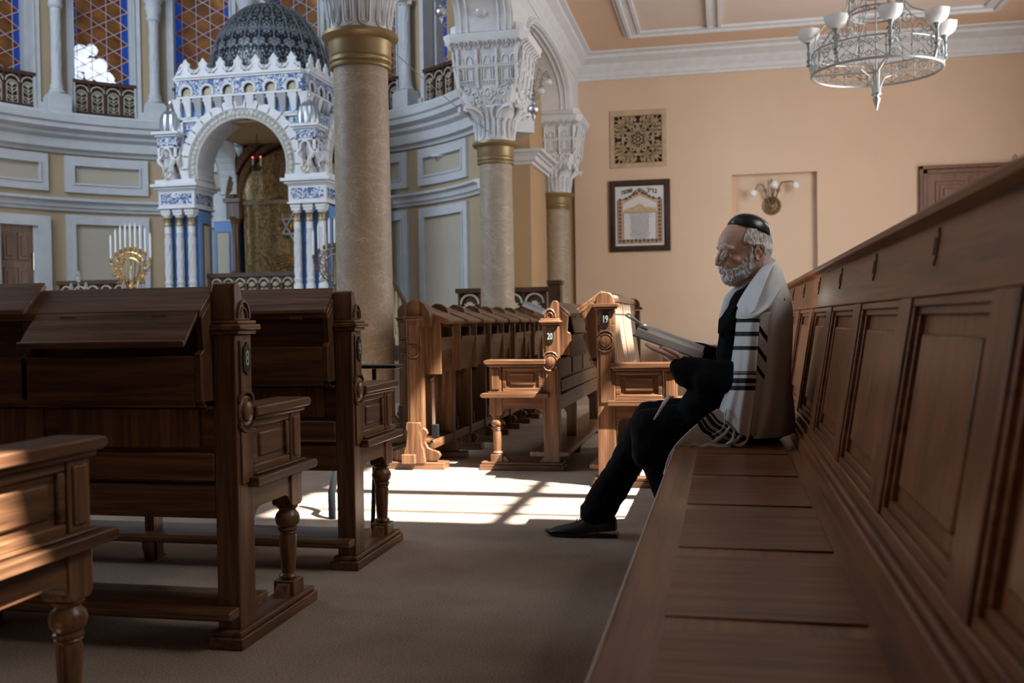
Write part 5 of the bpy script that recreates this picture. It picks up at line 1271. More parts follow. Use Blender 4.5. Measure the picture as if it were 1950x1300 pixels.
def shoe(x_toe, x_heel, yc, nm='shoe'):
    L = x_heel-x_toe; mb = MB(); mb.m = MI
    sec = [(0,.010,.014,.006),(.04,.030,.026,.006),(.12,.042,.036,.004),(.25,.050,.046,.003),(.38,.051,.056,.004),(.50,.046,.072,.008),(.60,.042,.088,.012),(.70,.041,.098,.014),(.82,.040,.096,.016),(.92,.037,.090,.018),(.985,.028,.082,.020),(1,.012,.07,.022)]
    rs = []
    for t, w_, h, z0 in sec:
        c = []
        for j in range(18):
            a = 2*PI*j/18; s_, c_ = math.sin(a), math.cos(a)
            zz = z0+.012+(h-z0-.012)*max(0, (s_+.35)/1.35)**.9 if s_ > -.35 else z0+.010
            c.append((x_toe+L*t, yc+w_*math.copysign(abs(c_)**.8, c_)*(1 if s_ < .2 else 1-.45*(s_-.2)), zz))
        rs.append(c)
    mb.rings(rs); sh = mb.build(nm, M_SHOE, man)
    mb = MB(); mb.m = MI
    out = [(x_toe-.004+L*1.01*t, yc+s*(w_+.004)) for s, seq in ((1, sec), (-1, sec[::-1])) for t, w_, h, z in seq]
    mb.rings([[(p[0], p[1], .004+ (.012 if (p[0]-x_toe)/L < .05 else 0)) for p in out], [(p[0], p[1], .017+(.006 if (p[0]-x_toe)/L < .05 else 0)) for p in out]])
    mb.box(x_toe+L*.70, x_heel+.002, yc-.034, yc+.034, 0, .018)
    mb.build('shoe_sole', M_SHOE, sh, flat=True)
    mb = MB(); mb.m = MI
    for k in range(4): xx = x_toe+L*(.44+.045*k); mb.tube([(xx, yc-.02, .066+.008*k), (xx, yc, .072+.008*k), (xx, yc+.02, .066+.008*k)], .002, 5)
    mb.build('shoe_laces', M_SUIT, sh)
shoe(-.765, -.455, 4.255); shoe(-.235, .065, 3.985)
mb = MB(); cap(mb, [Vector((-.53,4.25,.13)), Vector((-.52,4.25,.08))], [.042,.040]); cap(mb, [Vector((-.11,3.985,.14)), Vector((-.06,3.985,.08))], [.042,.040]); mb.m = MI; mb.v = [MI @ v for v in mb.v]; mb.m = Matrix(); mb.build('socks', M_SUIT, man)
# shirt front and collar
mb = MB(); cap(mb, [W(.115,4.03,1.045), W(.055,4.035,.99), W(.025,4.035,.93)], [.058,.058,.045]); fuse(mb, 'shirt', M_SHIRT, man, .006, 3)
mb = MB(); mb.m = MI
for s in (-1, 1):
    a, b, c, d = W(.165,4.03+s*.055,1.085), W(.105,4.03+s*.060,1.062), W(.060,4.03+s*.030,1.015), W(.085,4.03+s*.052,1.005)
    e = W(.165,4.03+s*.066,1.060)
    nn = Vector((0, s*.004, .002)); mb.rings([[a, b, c, d, e], [a+nn, b+nn, c+nn, d+nn, e+nn]])
mb.build('shirt_collar', M_SHIRT, man)
# cap
mb = MB(); mb.m = MI
F, B = Vector((.078, .110)), Vector((-.087, .056)); ctr = (F+B)/2; ax = (F-B).normalized(); up = Vector((-ax.y, ax.x)); Rf = (F-B).length/2
rs = []
for i in range(13):
    t = PI/2*i/12*.985; r_ = math.cos(t)**.92; h = .066*math.sin(t)
    if i == 0: r_ *= 1.0
    ring = []
    for j in range(48):
        a = 2*PI*j/48; seam = 1-.030*math.exp(-((((a/(PI/2)+.9) % 1)-.5)*11)**2)*(.3+h/.05)
        f = ctr+ax*(Rf*r_*math.cos(a)*seam)+up*(h-.004); ring.append(Hd(f.x, .080*r_*math.sin(a)*seam, f.y))
    rs.append(ring)
mb.rings(rs, True, False); kp = mb.build('skullcap', M_SATIN, man); sd = kp.modifiers.new('t', 'SOLIDIFY'); sd.thickness = .003; sd.offset = 0
mb = MB(); mb.m = MI; mb.tube([Hd(*(lambda f: (f.x, .0805*math.sin(a), f.y))(ctr+ax*(Rf*1.005*math.cos(a))+up*.002)) for a in [2*PI*j/48 for j in range(48)]], .0014, 6, closed=True); mb.build('cap_band', M_SATIN, kp)
# hair round the back and sides, beard
def dh(p, nn):
    q = p*150; return nn*(.0035*noise.noise(Vector((q.x, q.y, q.z*.35)))+.001)
mb = MB(); rs = []
for u, bk, hw in ((-.045,-.081,.064),(-.02,-.086,.0735),(.005,-.092,.081),(.03,-.095,.0855),(.055,-.095,.0865),(.074,-.091,.085),(.084,-.086,.083)):
    inner = []; outer = []
    for j in range(25):
        a = -1+2*j/24; lim = {True: .046-max(0, u-.05)*.5, False: -.028}[u > .014]; 
        t = a*PI*.5; fx = bk+(lim-bk)*(1-math.cos(t)); y_ = hw*math.sin(t)
        outer.append(Hd(fx, y_, u)); inner.append(Hd(fx+.014*math.cos(t), y_*.86, u))
    rs.append(outer+inner[::-1])
mb.rings(rs); fuse(mb, 'hair', M_HAIR, man, .0032, 2, dh)
def db(p, nn):
    q = p*130; return nn*(.0055*noise.noise(Vector((q.x, q.y, q.z*.4)))+.002*noise.noise(q*2.5))
mb = MB()
for s in (-1, 1):
    cap(mb, [Hd(.018,s*.0745,.020), Hd(.014,s*.071,-.028), Hd(.018,s*.065,-.060), Hd(.042,s*.052,-.090), Hd(.070,s*.032,-.106), Hd(.088,0,-.106)], [.008,.0125,.018,.023,.024,.021])
    cap(mb, [Hd(.036,s*.066,-.034), Hd(.046,s*.060,-.060)], [.0095,.014])
    cap(mb, [Hd(.045,s*.050,-.070), Hd(.075,s*.036,-.085)], [.017,.019])
    cap(mb, [Hd(.112,0,-.0600), Hd(.109,s*.016,-.063), Hd(.097,s*.032,-.076), Hd(.086,s*.036,-.098)], [.0085,.0105,.0125,.014])
    cap(mb, [Hd(.016,s*.066,-.050), Hd(.045,s*.056,-.066), Hd(.072,s*.044,-.078)], [.011,.013,.013])
cap(mb, [Hd(.088,0,-.098), Hd(.072,0,-.116), Hd(.050,0,-.120)], [.019,.021,.018]); ell(mb, Hd(.098,0,-.094), (.010,.016,.008))
fuse(mb, 'beard', M_HAIR, man, .0034, 2, db)
mb = MB()
for s in (-1, 1): cap(mb, [Hd(.096, s*.054, .012), Hd(.113, s*.038, .022), Hd(.121, s*.016, .018)], [.0025,.0045,.0035])
fuse(mb, 'eyebrows', M_HAIR, man, .002, 1)
# spectacles
gl = MB(); gl.m = MI
for s in (-1, 1):
    rim = [Hd(.112-.010*math.cos(a)*.4-.010*(math.sin(a)), s*(.035+.0245*math.cos(a)), -.016+.0175*math.sin(a)) for a in [2*PI*j/20 for j in range(20)]]
    gl.tube(rim, .0017, 6, closed=True)
    gl.tube([Hd(.104, s*.060, -.008), Hd(.094, s*.071, -.007), Hd(.055, s*.079, .004), Hd(.02, s*.082, .014), Hd(-.008, s*.085, .021), Hd(-.026, s*.083, .008)], .0017, 6)
gl.tube([Hd(.120, -.011, -.012), Hd(.128, 0, -.008), Hd(.120, .011, -.012)], .0012, 6)
g = gl.build('spectacles', M_WIRE, man)
ln = MB(); ln.m = MI
for s in (-1, 1):
    rim = [Hd(.112-.010*math.cos(a)*.4-.010*(math.sin(a)), s*(.035+.0235*math.cos(a)), -.016+.0165*math.sin(a)) for a in [2*PI*j/20 for j in range(20)]]
    ln.rings([rim, [p+Vector((-.001, 0, 0)) for p in rim]])
ln.build('lens', M_LENS, g)
# ---- prayer shawl
def f_shawl_base(nt, b):
    n = N(nt, 'ShaderNodeTexNoise', Scale=7.0, Detail=2.0); nt.links.new(coords(nt, (1,1,1)), n.inputs[0])
    n2 = N(nt, 'ShaderNodeTexNoise', Scale=420.0, Detail=1.0); nt.links.new(coords(nt, (1,1,1)), n2.inputs[0]); bump(nt, b, n2.outputs[0], .0012, .5)
WOOL = (.66, .665, .65); INK = (.012, .012, .014); SHEEN = (.74, .75, .76)
def f_stripes(stops):
    def f(nt, b):
        f_shawl_base(nt, b)
        tc = nt.nodes.new('ShaderNodeTexCoord'); sp = nt.nodes.new('ShaderNodeSeparateXYZ'); nt.links.new(tc.outputs['UV'], sp.inputs[0])
        nt.links.new(ramp(nt, sp.outputs[1], stops, 'CONSTANT'), b.inputs['Base Color'])
    return f
def stripe_stops(lst, lo, hi, base=WOOL):
    st = [(0, base)]
    for a, b_ in lst: st += [((a-lo)/(hi-lo), INK), ((b_-lo)/(hi-lo), base)]
    return st
LO, HI = 580, 860
fr_st = [(607,613.5),(631,640),(658,666),(706,708),(710,713),(720,729),(731.5,733),(734,742)]
M_SH1 = mat('striped_shawl_wool', WOOL, .85, spec=.2, nodes=f_stripes(stripe_stops(fr_st, LO, HI)), **{'Sheen Weight': .2})
bk_st = [(618,631),(660,672),(700,711)]
M_SH2 = mat('folded_shawl_wool', WOOL, .85, spec=.2, nodes=f_stripes(stripe_stops(bk_st, LO, HI)))
M_SH0 = mat('plain_shawl_wool', (.60, .595, .56), .88, spec=.2, nodes=f_shawl_base)
def f_atara(nt, b):
    n = N(nt, 'ShaderNodeTexVoronoi', Scale=55.0); nt.links.new(coords(nt, (1,1,1)), n.inputs[0]); bump(nt, b, n.outputs[0], .003, .8)
M_SH1P = mat('white_shawl_wool', WOOL, .85, spec=.2, nodes=f_shawl_base)
M_ATARA = mat('silvery_embroidered_band', (.72, .74, .77), .5, nodes=f_atara)
def set_uv(o, fn):
    me = o.data; uv = me.uv_layers[0]
    for p in me.polygons:
        for li in p.loop_indices:
            u, v = uv.data[li].uv; uv.data[li].uv = (u, fn(me.vertices[me.loops[li].vertex_index].co, u, v))
def topx(p):        # place on the photograph, used only to lay the stripes out on the cloth
    d = Vector(p)+Vector((.15, 4.14, .44))-Vector((0, 0, CH)); w_ = d.dot(_F); return 975+FPX*d.dot(_R)/w_, 650-FPX*d.dot(_U)/w_
def net(rows): return [[MI @ at(*q) for q in r] for r in rows]
sh = man
DYS = .11
A_ = lambda rows: net([[(x, y, Y+DYS) for x, y, Y in r] for r in rows])
front = A_([[(1449,520,3.95),(1458,528,3.87),(1474,538,3.82),(1486,545,3.79)],
            [(1426,556,3.91),(1440,562,3.83),(1458,570,3.77),(1472,578,3.75)],
            [(1404,594,3.88),(1420,602,3.80),(1436,602,3.745),(1450,600,3.73)],
            [(1402,620,3.85),(1416,620,3.78),(1430,620,3.73),(1446,620,3.72)],
            [(1398,655,3.82),(1412,655,3.76),(1428,655,3.715),(1444,655,3.71)],
            [(1391,700,3.80),(1406,701,3.73),(1424,702,3.70),(1441,702,3.70)],
            [(1384,740,3.78),(1400,742,3.72),(1420,744,3.70),(1438,745,3.71)],
            [(1372,772,3.77),(1392,778,3.72),(1414,784,3.70),(1433,786,3.72)],
            [(1363,798,3.77),(1388,802,3.735),(1409,826,3.72),(1427,832,3.74)]])
o = cloth('prayer_shawl', M_SH1, sh, front, 30, 70, .003, wave=lambda u, v: (0, .005*math.sin(u*17)*v, .0))
set_uv(o, lambda p, u, v: (topx(p)[1]-LO)/(HI-LO))
tal = o; tal['label'] = 'white shawl front with black stripes'
collar = A_([[(1464,489,4.10),(1470,491,4.04),(1478,500,3.99),(1488,512,3.96)],
             [(1457,501,3.99),(1466,505,3.94),(1479,516,3.88),(1493,536,3.84)],
             [(1436,530,3.93),(1447,533,3.86),(1466,542,3.80),(1484,554,3.775)],
             [(1415,562,3.895),(1430,566,3.815),(1450,574,3.755),(1468,582,3.735)],
             [(1404,588,3.875),(1418,592,3.79),(1434,596,3.73),(1448,598,3.72)],
             [(1402,606,3.86),(1417,607,3.78),(1431,606,3.732),(1446,604,3.722)]])
cl = cloth('shawl_shoulder', M_SH1P, tal, collar, 24, 40, .003, wave=lambda u, v: (.004*math.sin(u*9-v*7)*math.sin(v*3.1), -.004-.006*math.sin(u*11+v*5)*math.sin(v*3.1), 0))
band = A_([[(1465,488,4.09),(1468,489,4.06),(1471,491,4.03),(1474,493,4.01),(1477,496,3.985)],
           [(1447,514,3.95),(1451,516,3.92),(1455,518,3.895),(1459,520,3.87),(1463,523,3.85)],
           [(1427,541,3.90),(1433,543,3.87),(1439,545,3.845),(1446,548,3.82),(1452,550,3.795)],
           [(1410,568,3.87),(1417,570,3.84),(1425,573,3.805),(1433,576,3.775),(1441,579,3.755)],
           [(1403,582,3.855),(1410,593,3.82),(1419,603,3.78),(1428,598,3.755),(1436,592,3.74)]])
cl = cloth('collar_band', M_ATARA, tal, band, 20, 40, .003)
for v in cl.data.vertices: v.co.y -= .017
fold = A_([[(1448,597,3.735),(1466,594,3.745),(1479,590,3.77)],
           [(1447,612,3.733),(1465,620,3.745),(1477,622,3.77)],
           [(1445,640,3.73),(1462,660,3.745),(1472,670,3.77)],
           [(1440,700,3.73),(1452,712,3.74),(1460,720,3.77)],
           [(1436,760,3.73),(1442,768,3.75),(1446,775,3.78)],
           [(1430,826,3.74),(1434,830,3.76),(1438,832,3.79)]])
o = cloth('shawl_fold', M_SH2, tal, fold, 16, 50, .003); set_uv(o, lambda p, u, v: ((lambda q: (q[1]-1.45*(q[0]-1446)))(topx(p))-LO)/(HI-LO))
back = A_([[(1470,500,4.03),(1478,504,3.97),(1486,512,3.95),(1490,517,4.0),(1482,508,4.12),(1460,500,4.16)],
           [(1468,560,3.80),(1484,548,3.80),(1496,540,3.87),(1499,548,3.97),(1497,548,4.10),(1490,548,4.24)],
           [(1450,598,3.745),(1478,590,3.76),(1500,585,3.84),(1507,592,3.98),(1505,592,4.12),(1500,592,4.26)],
           [(1448,660,3.75),(1474,655,3.755),(1500,655,3.83),(1508,655,3.98),(1506,655,4.12),(1500,655,4.26)],
           [(1445,730,3.755),(1470,735,3.765),(1495,730,3.83),(1508,730,3.98),(1507,730,4.14),(1500,730,4.24)],
           [(1440,790,3.765),(1464,792,3.775),(1494,790,3.84),(1510,788,3.98),(1511,785,4.14),(1505,785,4.24)],
           [(1434,834,3.79),(1456,835,3.80),(1486,832,3.87),(1508,824,3.98),(1510,815,4.14),(1500,815,4.22)]])
cloth('shawl_back', M_SH0, tal, back, 44, 50, .003, wave=lambda u, v: (.004*math.sin(v*9+u*8), .013*math.sin(u*19+v*2.5)*min(1, v*2)*(1-.3*v), 0))
spread = A_([[(1366,778,3.745),(1382,790,3.745),(1400,800,3.745),(1420,812,3.75)],
             [(1350,790,3.745),(1368,806,3.745),(1388,822,3.75),(1414,834,3.755)],
             [(1330,806,3.745),(1346,824,3.75),(1366,838,3.76),(1398,846,3.765)],
             [(1304,828,3.745),(1318,840,3.755),(1336,847,3.765),(1358,849,3.765)],
             [(1286,846,3.745),(1294,852,3.755),(1306,854,3.765),(1318,851,3.765)],
             [(1273,868,3.745),(1279,870,3.75),(1286,870,3.755),(1295,864,3.76)],
             [(1263,903,3.745),(1267,906,3.747),(1271,906,3.75),(1277,902,3.755)]])
def f_sp(nt, b):
    f_shawl_base(nt, b)
    tc = nt.nodes.new('ShaderNodeTexCoord'); sp = nt.nodes.new('ShaderNodeSeparateXYZ'); nt.links.new(tc.outputs['UV'], sp.inputs[0])
    nt.links.new(ramp(nt, sp.outputs[1], [(0, WOOL), (.12, INK), (.15, WOOL), (.17, INK), (.225, WOOL), (.235, INK), (.245, WOOL), (.255, INK), (.29, WOOL), (.30, INK), (.345, WOOL)], 'CONSTANT'), b.inputs['Base Color'])
M_SH3 = mat('spread_shawl_wool', WOOL, .85, spec=.2, nodes=f_sp)
cloth('shawl_corner', M_SH3, tal, spread, 26, 60, .004, wave=lambda u, v: (0, 0, .004*math.sin(u*13+v*6)))
far = A_([[(1440,530,4.13),(1425,535,4.15),(1410,542,4.19)], [(1418,552,4.11),(1404,552,4.15),(1392,552,4.20)], [(1400,575,4.10),(1390,575,4.14),(1380,575,4.19)], [(1392,600,4.10),(1383,600,4.14),(1374,600,4.19)]])
cloth('shawl_far_front', M_SH0, tal, far, 12, 20, .003)
hem = MB(); hem.m = MI
def rope(mb, pts, r):
    P_ = [at(x, y, Y+DYS) for x, y, Y in pts]; o_ = []; ro = []
    for i in range(len(P_)-1):
        p0, p1, p2, p3 = P_[max(i-1, 0)], P_[i], P_[i+1], P_[min(i+2, len(P_)-1)]
        for k in range(5 if i < len(P_)-2 else 6):
            t = k/5; o_.append(.5*((2*p1)+(-p0+p2)*t+(2*p0-5*p1+4*p2-p3)*t*t+(-p0+3*p1-3*p2+p3)*t**3)); ro.append((r[i]+(r[i+1]-r[i])*t)*(1+.12*math.sin(len(o_)*2.2)))
    mb.tube(o_, ro, 8)
rope(hem, [(1296,852,3.77),(1312,851,3.765),(1322,846,3.76),(1335,851,3.755),(1350,847,3.75),(1372,851,3.75),(1392,849,3.75)], [.004,.007,.009,.010,.009,.010,.006])
rope(hem, [(1352,846,3.755),(1366,836,3.75),(1380,826,3.745),(1390,812,3.735)], [.006,.009,.007,.004])
hem.build('gathered_hem', M_SH0, tal)
for nm_, pts, r in (('tassel_left', [(1398,818,3.735),(1396,836,3.735),(1390,843,3.73),(1382,846,3.725)], [.004,.007,.007,.003]), ('tassel_middle', [(1410,828,3.73),(1402,838,3.735),(1392,842,3.73),(1384,847,3.73)], [.004,.006,.008,.004]),
                    ('tassel_right', [(1424,826,3.74),(1422,838,3.74),(1414,845,3.735),(1406,848,3.735),(1396,844,3.73)], [.006,.005,.008,.007,.003]), ('corner_string', [(1384,779,3.72),(1381,790,3.715),(1380,805,3.72),(1374,818,3.73),(1356,828,3.75)], [.002,.003,.002,.002,.002])):
    t_ = MB(); t_.m = MI; rope(t_, pts, r); t_.build('tassel', M_SH0, tal)
t_ = MB(); t_.m = MI; rope(t_, [(1274,754,3.80),(1264,768,3.775),(1257,780,3.77),(1250,792,3.77),(1245,799,3.77)], [.008,.007,.005,.005,.002]); t_.build('tassel', M_SH0, tal)
# ------------------------------------------------------------------ the open book in his hands
A0_ = W(-.088, 3.90, .778); LD = Vector((-.268, 0, .101)).normalized(); ND = Vector((.101, 0, .268)).normalized()
bk = empty('open_book', A0_, 'open hardback prayer book held in the hands of the reading person', 'book')
def bpt(l, y, n_): return LD*l+ND*n_+Vector((0, y, 0))
def bsec(name, poly, l0, l1, m, parent):
    mb = MB(); mb.rings([[bpt(l, y, n_) for y, n_ in poly] for l in (l0, l1)]); return mb.build(name, m, parent, bev=.0008)
bsec('page_block', [(-.005,-.004),(-.002,.012),(.003,.024),(.07,.036),(.15,.026),(.165,.010),(.165,.002)], 0, .275, M_PAGE, bk)
bsec('page_block', [(.165,.002),(.165,.010),(.18,.026),(.25,.040),(.325,.042),(.33,.026)], .002, .275, M_PAGE, bk)
M_BCOV = mat('dark_red_book_cloth', (.05, .012, .012), .5)
bsec('cover', [(-.012,-.009),(-.012,-.005),(.165,.001),(.165,-.003)], -.006, .282, M_BOOKG, bk)
bsec('cover', [(.165,-.003),(.165,.001),(.335,.025),(.335,.021)], -.006, .282, M_BOOKG, bk)
pg = MB()
for q, (dn, dl) in enumerate(((.004, .034), (.016, .030))):       # pages lifting at the far end
    pg.rings([[bpt(.235, .02+q*.02, .034), bpt(.235, .15, .028), bpt(.31+dl, .15, .052+dn), bpt(.31+dl, .04, .050+dn)], [bpt(.235, .02+q*.02, .037), bpt(.235, .15, .031), bpt(.31+dl, .15, .0528+dn), bpt(.31+dl, .04, .0508+dn)]])
pg.build('lifting_pages', M_PAGE, bk)
M_SILVC = mat('pale_silver_rod', (.42,.45,.46), .4, .7)
M_BULB = mat('clear_white_bulb', (.80,.82,.86), .12, **{'Transmission Weight': .35})
# ------------------------------------------------------------------ chandelier
CX, CY, CZ = 1.415, 9.8, 3.19
ch = empty('chandelier', (CX, CY, 4.8), 'round silver wrought-iron chandelier with frosted glass shades', 'chandelier')
O = CZ-4.8
mb = MB(); RR = .575
mb.tube([(RR*math.cos(a), RR*math.sin(a), O) for a in [2*PI*j/48 for j in range(48)]], .014, 8, closed=True); mb.build('lower_ring', M_SILVC, ch)
mb = MB()
for zz, rr in ((.20, RR*.985), ): mb.tube([(rr*math.cos(a), rr*math.sin(a), O+zz) for a in [2*PI*j/48 for j in range(48)]], .008, 6, closed=True)
mb.build('upper_ring', M_SILVC, ch)
mb = MB(); mb.tube([(-RR, 0, O), (RR, 0, O)], .010, 6); mb.tube([(0, -RR, O), (0, RR, O)], .010, 6); mb.build('cross_bars', M_SILVC, ch)
mb = MB()
n = 16
for k in range(n):
    a = 2*PI*k/n; b_ = 2*PI*(k+1)/n; P = lambda t, z, r=RR: (r*math.cos(t), r*math.sin(t), O+z)
    mb.tube([P(a, .0), P(a, .20)], .005, 5); m_ = (a+b_)/2
    mb.tube([P(a, .015), P(m_, .10), P(a, .185)], .004, 4); mb.tube([P(b_, .015), P(m_, .10), P(b_, .185)], .004, 4)
    T_ = Vector((-math.sin(m_), math.cos(m_), 0))
    for s in (-1, 1):
        for z in (.05, .15): mb.tube(spiral(P(m_+s*.05, z), T_*s, (0, 0, 1 if z > .1 else -1), .032, 1.3), .0038, 4)
    mb.ball(P(a, .10), .012, 6, 4)
mb.build('ring_scrollwork', M_SILVD, ch)
mb = MB()
for k in range(8):
    a = 2*PI*k/8+.2; D_ = Vector((math.cos(a), math.sin(a), 0)); U_ = Vector((0, 0, 1))
    P = lambda r, z: D_*r+U_*(O+z)
    mb.tube([P(RR, .2), P(RR*.97, .34), P(.46, .46), P(.34, .52), P(.27, .60), P(.25, .74)], .007, 5)
    mb.tube(spiral(P(.40, .33), D_, U_, .085, 1.5, .5), .005, 4); mb.tube(spiral(P(.50, .27), -D_, U_, .055, 1.4, .5), .005, 4); mb.tube(spiral(P(.30, .44), D_, U_, .06, 1.4, 2), .005, 4)
    mb.tube(spiral(P(.42, .06), D_, U_, .06, 1.3, 2.5, -1), .0045, 4); mb.tube(spiral(P(.26, .04), D_, U_, .05, 1.3, 2.5), .0045, 4)
mb.build('crown_scrollwork', M_SILVD, ch)
mb = MB(); r0 = .235
for z in (.52, .56, .74, .80): mb.tube([(r0*math.cos(a), r0*math.sin(a), O+z) for a in [2*PI*j/32 for j in range(32)]], .008, 6, closed=True)
for k in range(14):
    a = 2*PI*k/14; T_ = Vector((-math.sin(a), math.cos(a), 0)); p = Vector((r0*math.cos(a), r0*math.sin(a), O+.65))
    mb.tube(spiral(p, T_, (0,0,1), .045, 1.4), .005, 4); mb.tube(spiral(p+Vector((0,0,.03)), -T_, (0,0,-1), .045, 1.4), .005, 4)
mb.build('drum', M_SILVD, ch)
MB().tube([(0, 0, 0), (0, 0, O-.17)], .008, 8).build('stem', M_SILVC, ch)
mb = MB()
for k in range(4):
    a = PI/4+PI/2*k; D_ = Vector((math.cos(a), math.sin(a), 0)); mb.tube([D_*.22+Vector((0,0,O+.0)), D_*.10+Vector((0,0,O-.05)), D_*.05+Vector((0,0,O-.13)), D_*.035+Vector((0,0,O-.20))], .005, 5)
    mb.tube([D_*.10+Vector((0,0,O+.10)), D_*.03+Vector((0,0,O+.02)), D_*.02+Vector((0,0,O-.2))], .007, 5)
mb.build('pendant_scrolls', M_SILVC, ch)
MB().lathe([(.004,-.35),(.008,-.335),(.018,-.30),(.032,-.265),(.036,-.245),(.026,-.235),(.02,-.225),(.042,-.215),(.046,-.20),(.03,-.19),(.012,-.18)], (0, 0, O), 18).build('finial', M_SILVER, ch)
for k, deg in enumerate((-79, -34, 11, 56, 101)):
    a = math.radians(deg-98); D_ = Vector((math.cos(a), math.sin(a), 0)); p = D_*(RR+.03)
    mb = MB(); mb.tube([D_*RR+Vector((0,0,O+.0)), p+Vector((0,0,O+.10)), p+Vector((0,0,O+.30))], .011, 6)
    mb.lathe([(.010,.0),(.025,.01),(.012,.03),(.024,.05),(.012,.08),(.020,.12),(.012,.16),(.018,.20),(.03,.22),(.035,.235)], (p.x, p.y, O+.08), 12)
    for s in (-1, 1): mb.tube(spiral(p+Vector((0,0,O+.22)), Vector((-D_.y, D_.x, 0))*s, (0,0,1), .04, 1.2), .004, 4)
    ar = mb.build('lamp_arm', M_SILVD, ch)
    sh_ = MB(); rs = []
    for r_, z in ((.036,.0),(.060,.014),(.088,.040),(.100,.075),(.106,.115),(.100,.115),(.092,.075),(.080,.046),(.052,.022),(.02,.010)):
        rs.append([(p.x+r_*(1+(.05*math.sin(8*t) if z > .1 else 0))*math.cos(t), p.y+r_*(1+(.05*math.sin(8*t) if z > .1 else 0))*math.sin(t), O+.305+z) for t in [2*PI*j/32 for j in range(32)]])
    sh_.rings(rs); sh_.build('glass_shade', M_GLASSB, ar)
# ------------------------------------------------------------------ hanging lamps in the arcade
def hang_lamp(loc, zt, lab, arms, flip=False):
    t = empty('hanging_lamp', (loc[0], loc[1], loc[2]), lab, 'lamp')
    MB().lathe([(.003,-.10),(.010,-.085),(.022,-.06),(.026,-.045),(.018,-.03),(.05,-.02),(.072,.01),(.078,.04),(.070,.07),(.045,.09),(.02,.10),(.03,.115),(.012,.13)], n=20).build('bulb_shaped_body', M_SILVER, t)
    mb = MB()
    for q in range(8): mb.lathe([(.012,0),(.026,.015),(.012,.03)], (0, 0, .14+q*.055), 10)
    mb.tube([(0,0,.1), (0,0,zt-loc[2])], .006, 6); mb.lathe([(.01,.0),(.06,.02),(.07,.04),(.03,.05),(.01,.08)], (0,0,.60), 14); mb.build('stem', M_SILVD, t)
    mb = MB()
    for q in range(6): a = q*PI/3; mb.tube(spiral((.045*math.cos(a), .045*math.sin(a), .62), (math.cos(a), math.sin(a), 0), (0,0,1), .035, 1.2), .005, 4); mb.tube(spiral((.05*math.cos(a), .05*math.sin(a), .17), (math.cos(a), math.sin(a), 0), (0,0,1), .03, 1.2), .004, 4)
    mb.build('scroll_collar', M_SILVD, t)
    for a, r, z in arms:
        D_ = Vector((math.cos(a), math.sin(a), 0)); P = lambda q, w_: D_*q+Vector((0, 0, w_))
        mb = MB(); mb.tube([P(.01,.22), P(.06,.24), P(.10,.34), P(.13,.44), P(.18,.48), P(r,.45), P(r+.015,.38)], .006, 6); mb.tube(spiral(P(.10,.36), D_, (0,0,1), .04, 1.3), .004, 4); mb.tube(spiral(P(.16,.42), -D_, (0,0,1), .03, 1.3), .004, 4)
        ar = mb.build('arm', M_SILVD, t); mb = MB(); mb.lathe([(.012, .05), (.022, .03), (.024, 0)], (D_*(r+.015)).to_tuple()[:2]+(z+.03,), 10); mb.build('socket', M_SILVD, ar)
        MB().ball((D_*(r+.015))+Vector((0, 0, z)), .042, 14, 10).build('glass_bulb', M_BULB, ar)
hang_lamp((-2.20, 11.8, 3.43), 4.44, 'silver hanging lamp with two glass bulbs in the arch right of the middle capital', ((-.25, .19, .34), (-1.0, .24, .20)))
hang_lamp((-3.33, 11.8, 4.68), 8.5, 'tip of a silver hanging lamp at the top edge left of the middle capital', ())
tag(MB().ball((-2.40, 10.02, 4.12), .075, 18, 12).lathe([(.03,0),(.03,.06)], (-2.40, 10.02, 4.16), 12).build('globe_bulb', M_BULB), 'white glass globe on the panelled arch above the middle capital', 'bulb')
# cable strung from the near capital to the middle one
a_, b_ = Vector((-2.62, 6.1, 3.25)), Vector((-2.40, 10.245, 2.93))
mb = MB(); mb.tube([a_.lerp(b_, t/12)-Vector((0, 0, .05*math.sin(PI*t/12))) for t in range(13)], .0035, 5)
mb.tube([a_.lerp(b_, .93), a_.lerp(b_, .96)], .009, 5)
tag(mb.build('thin_cable', M_SILVD), 'thin grey cable strung between the near and middle columns', 'cable')
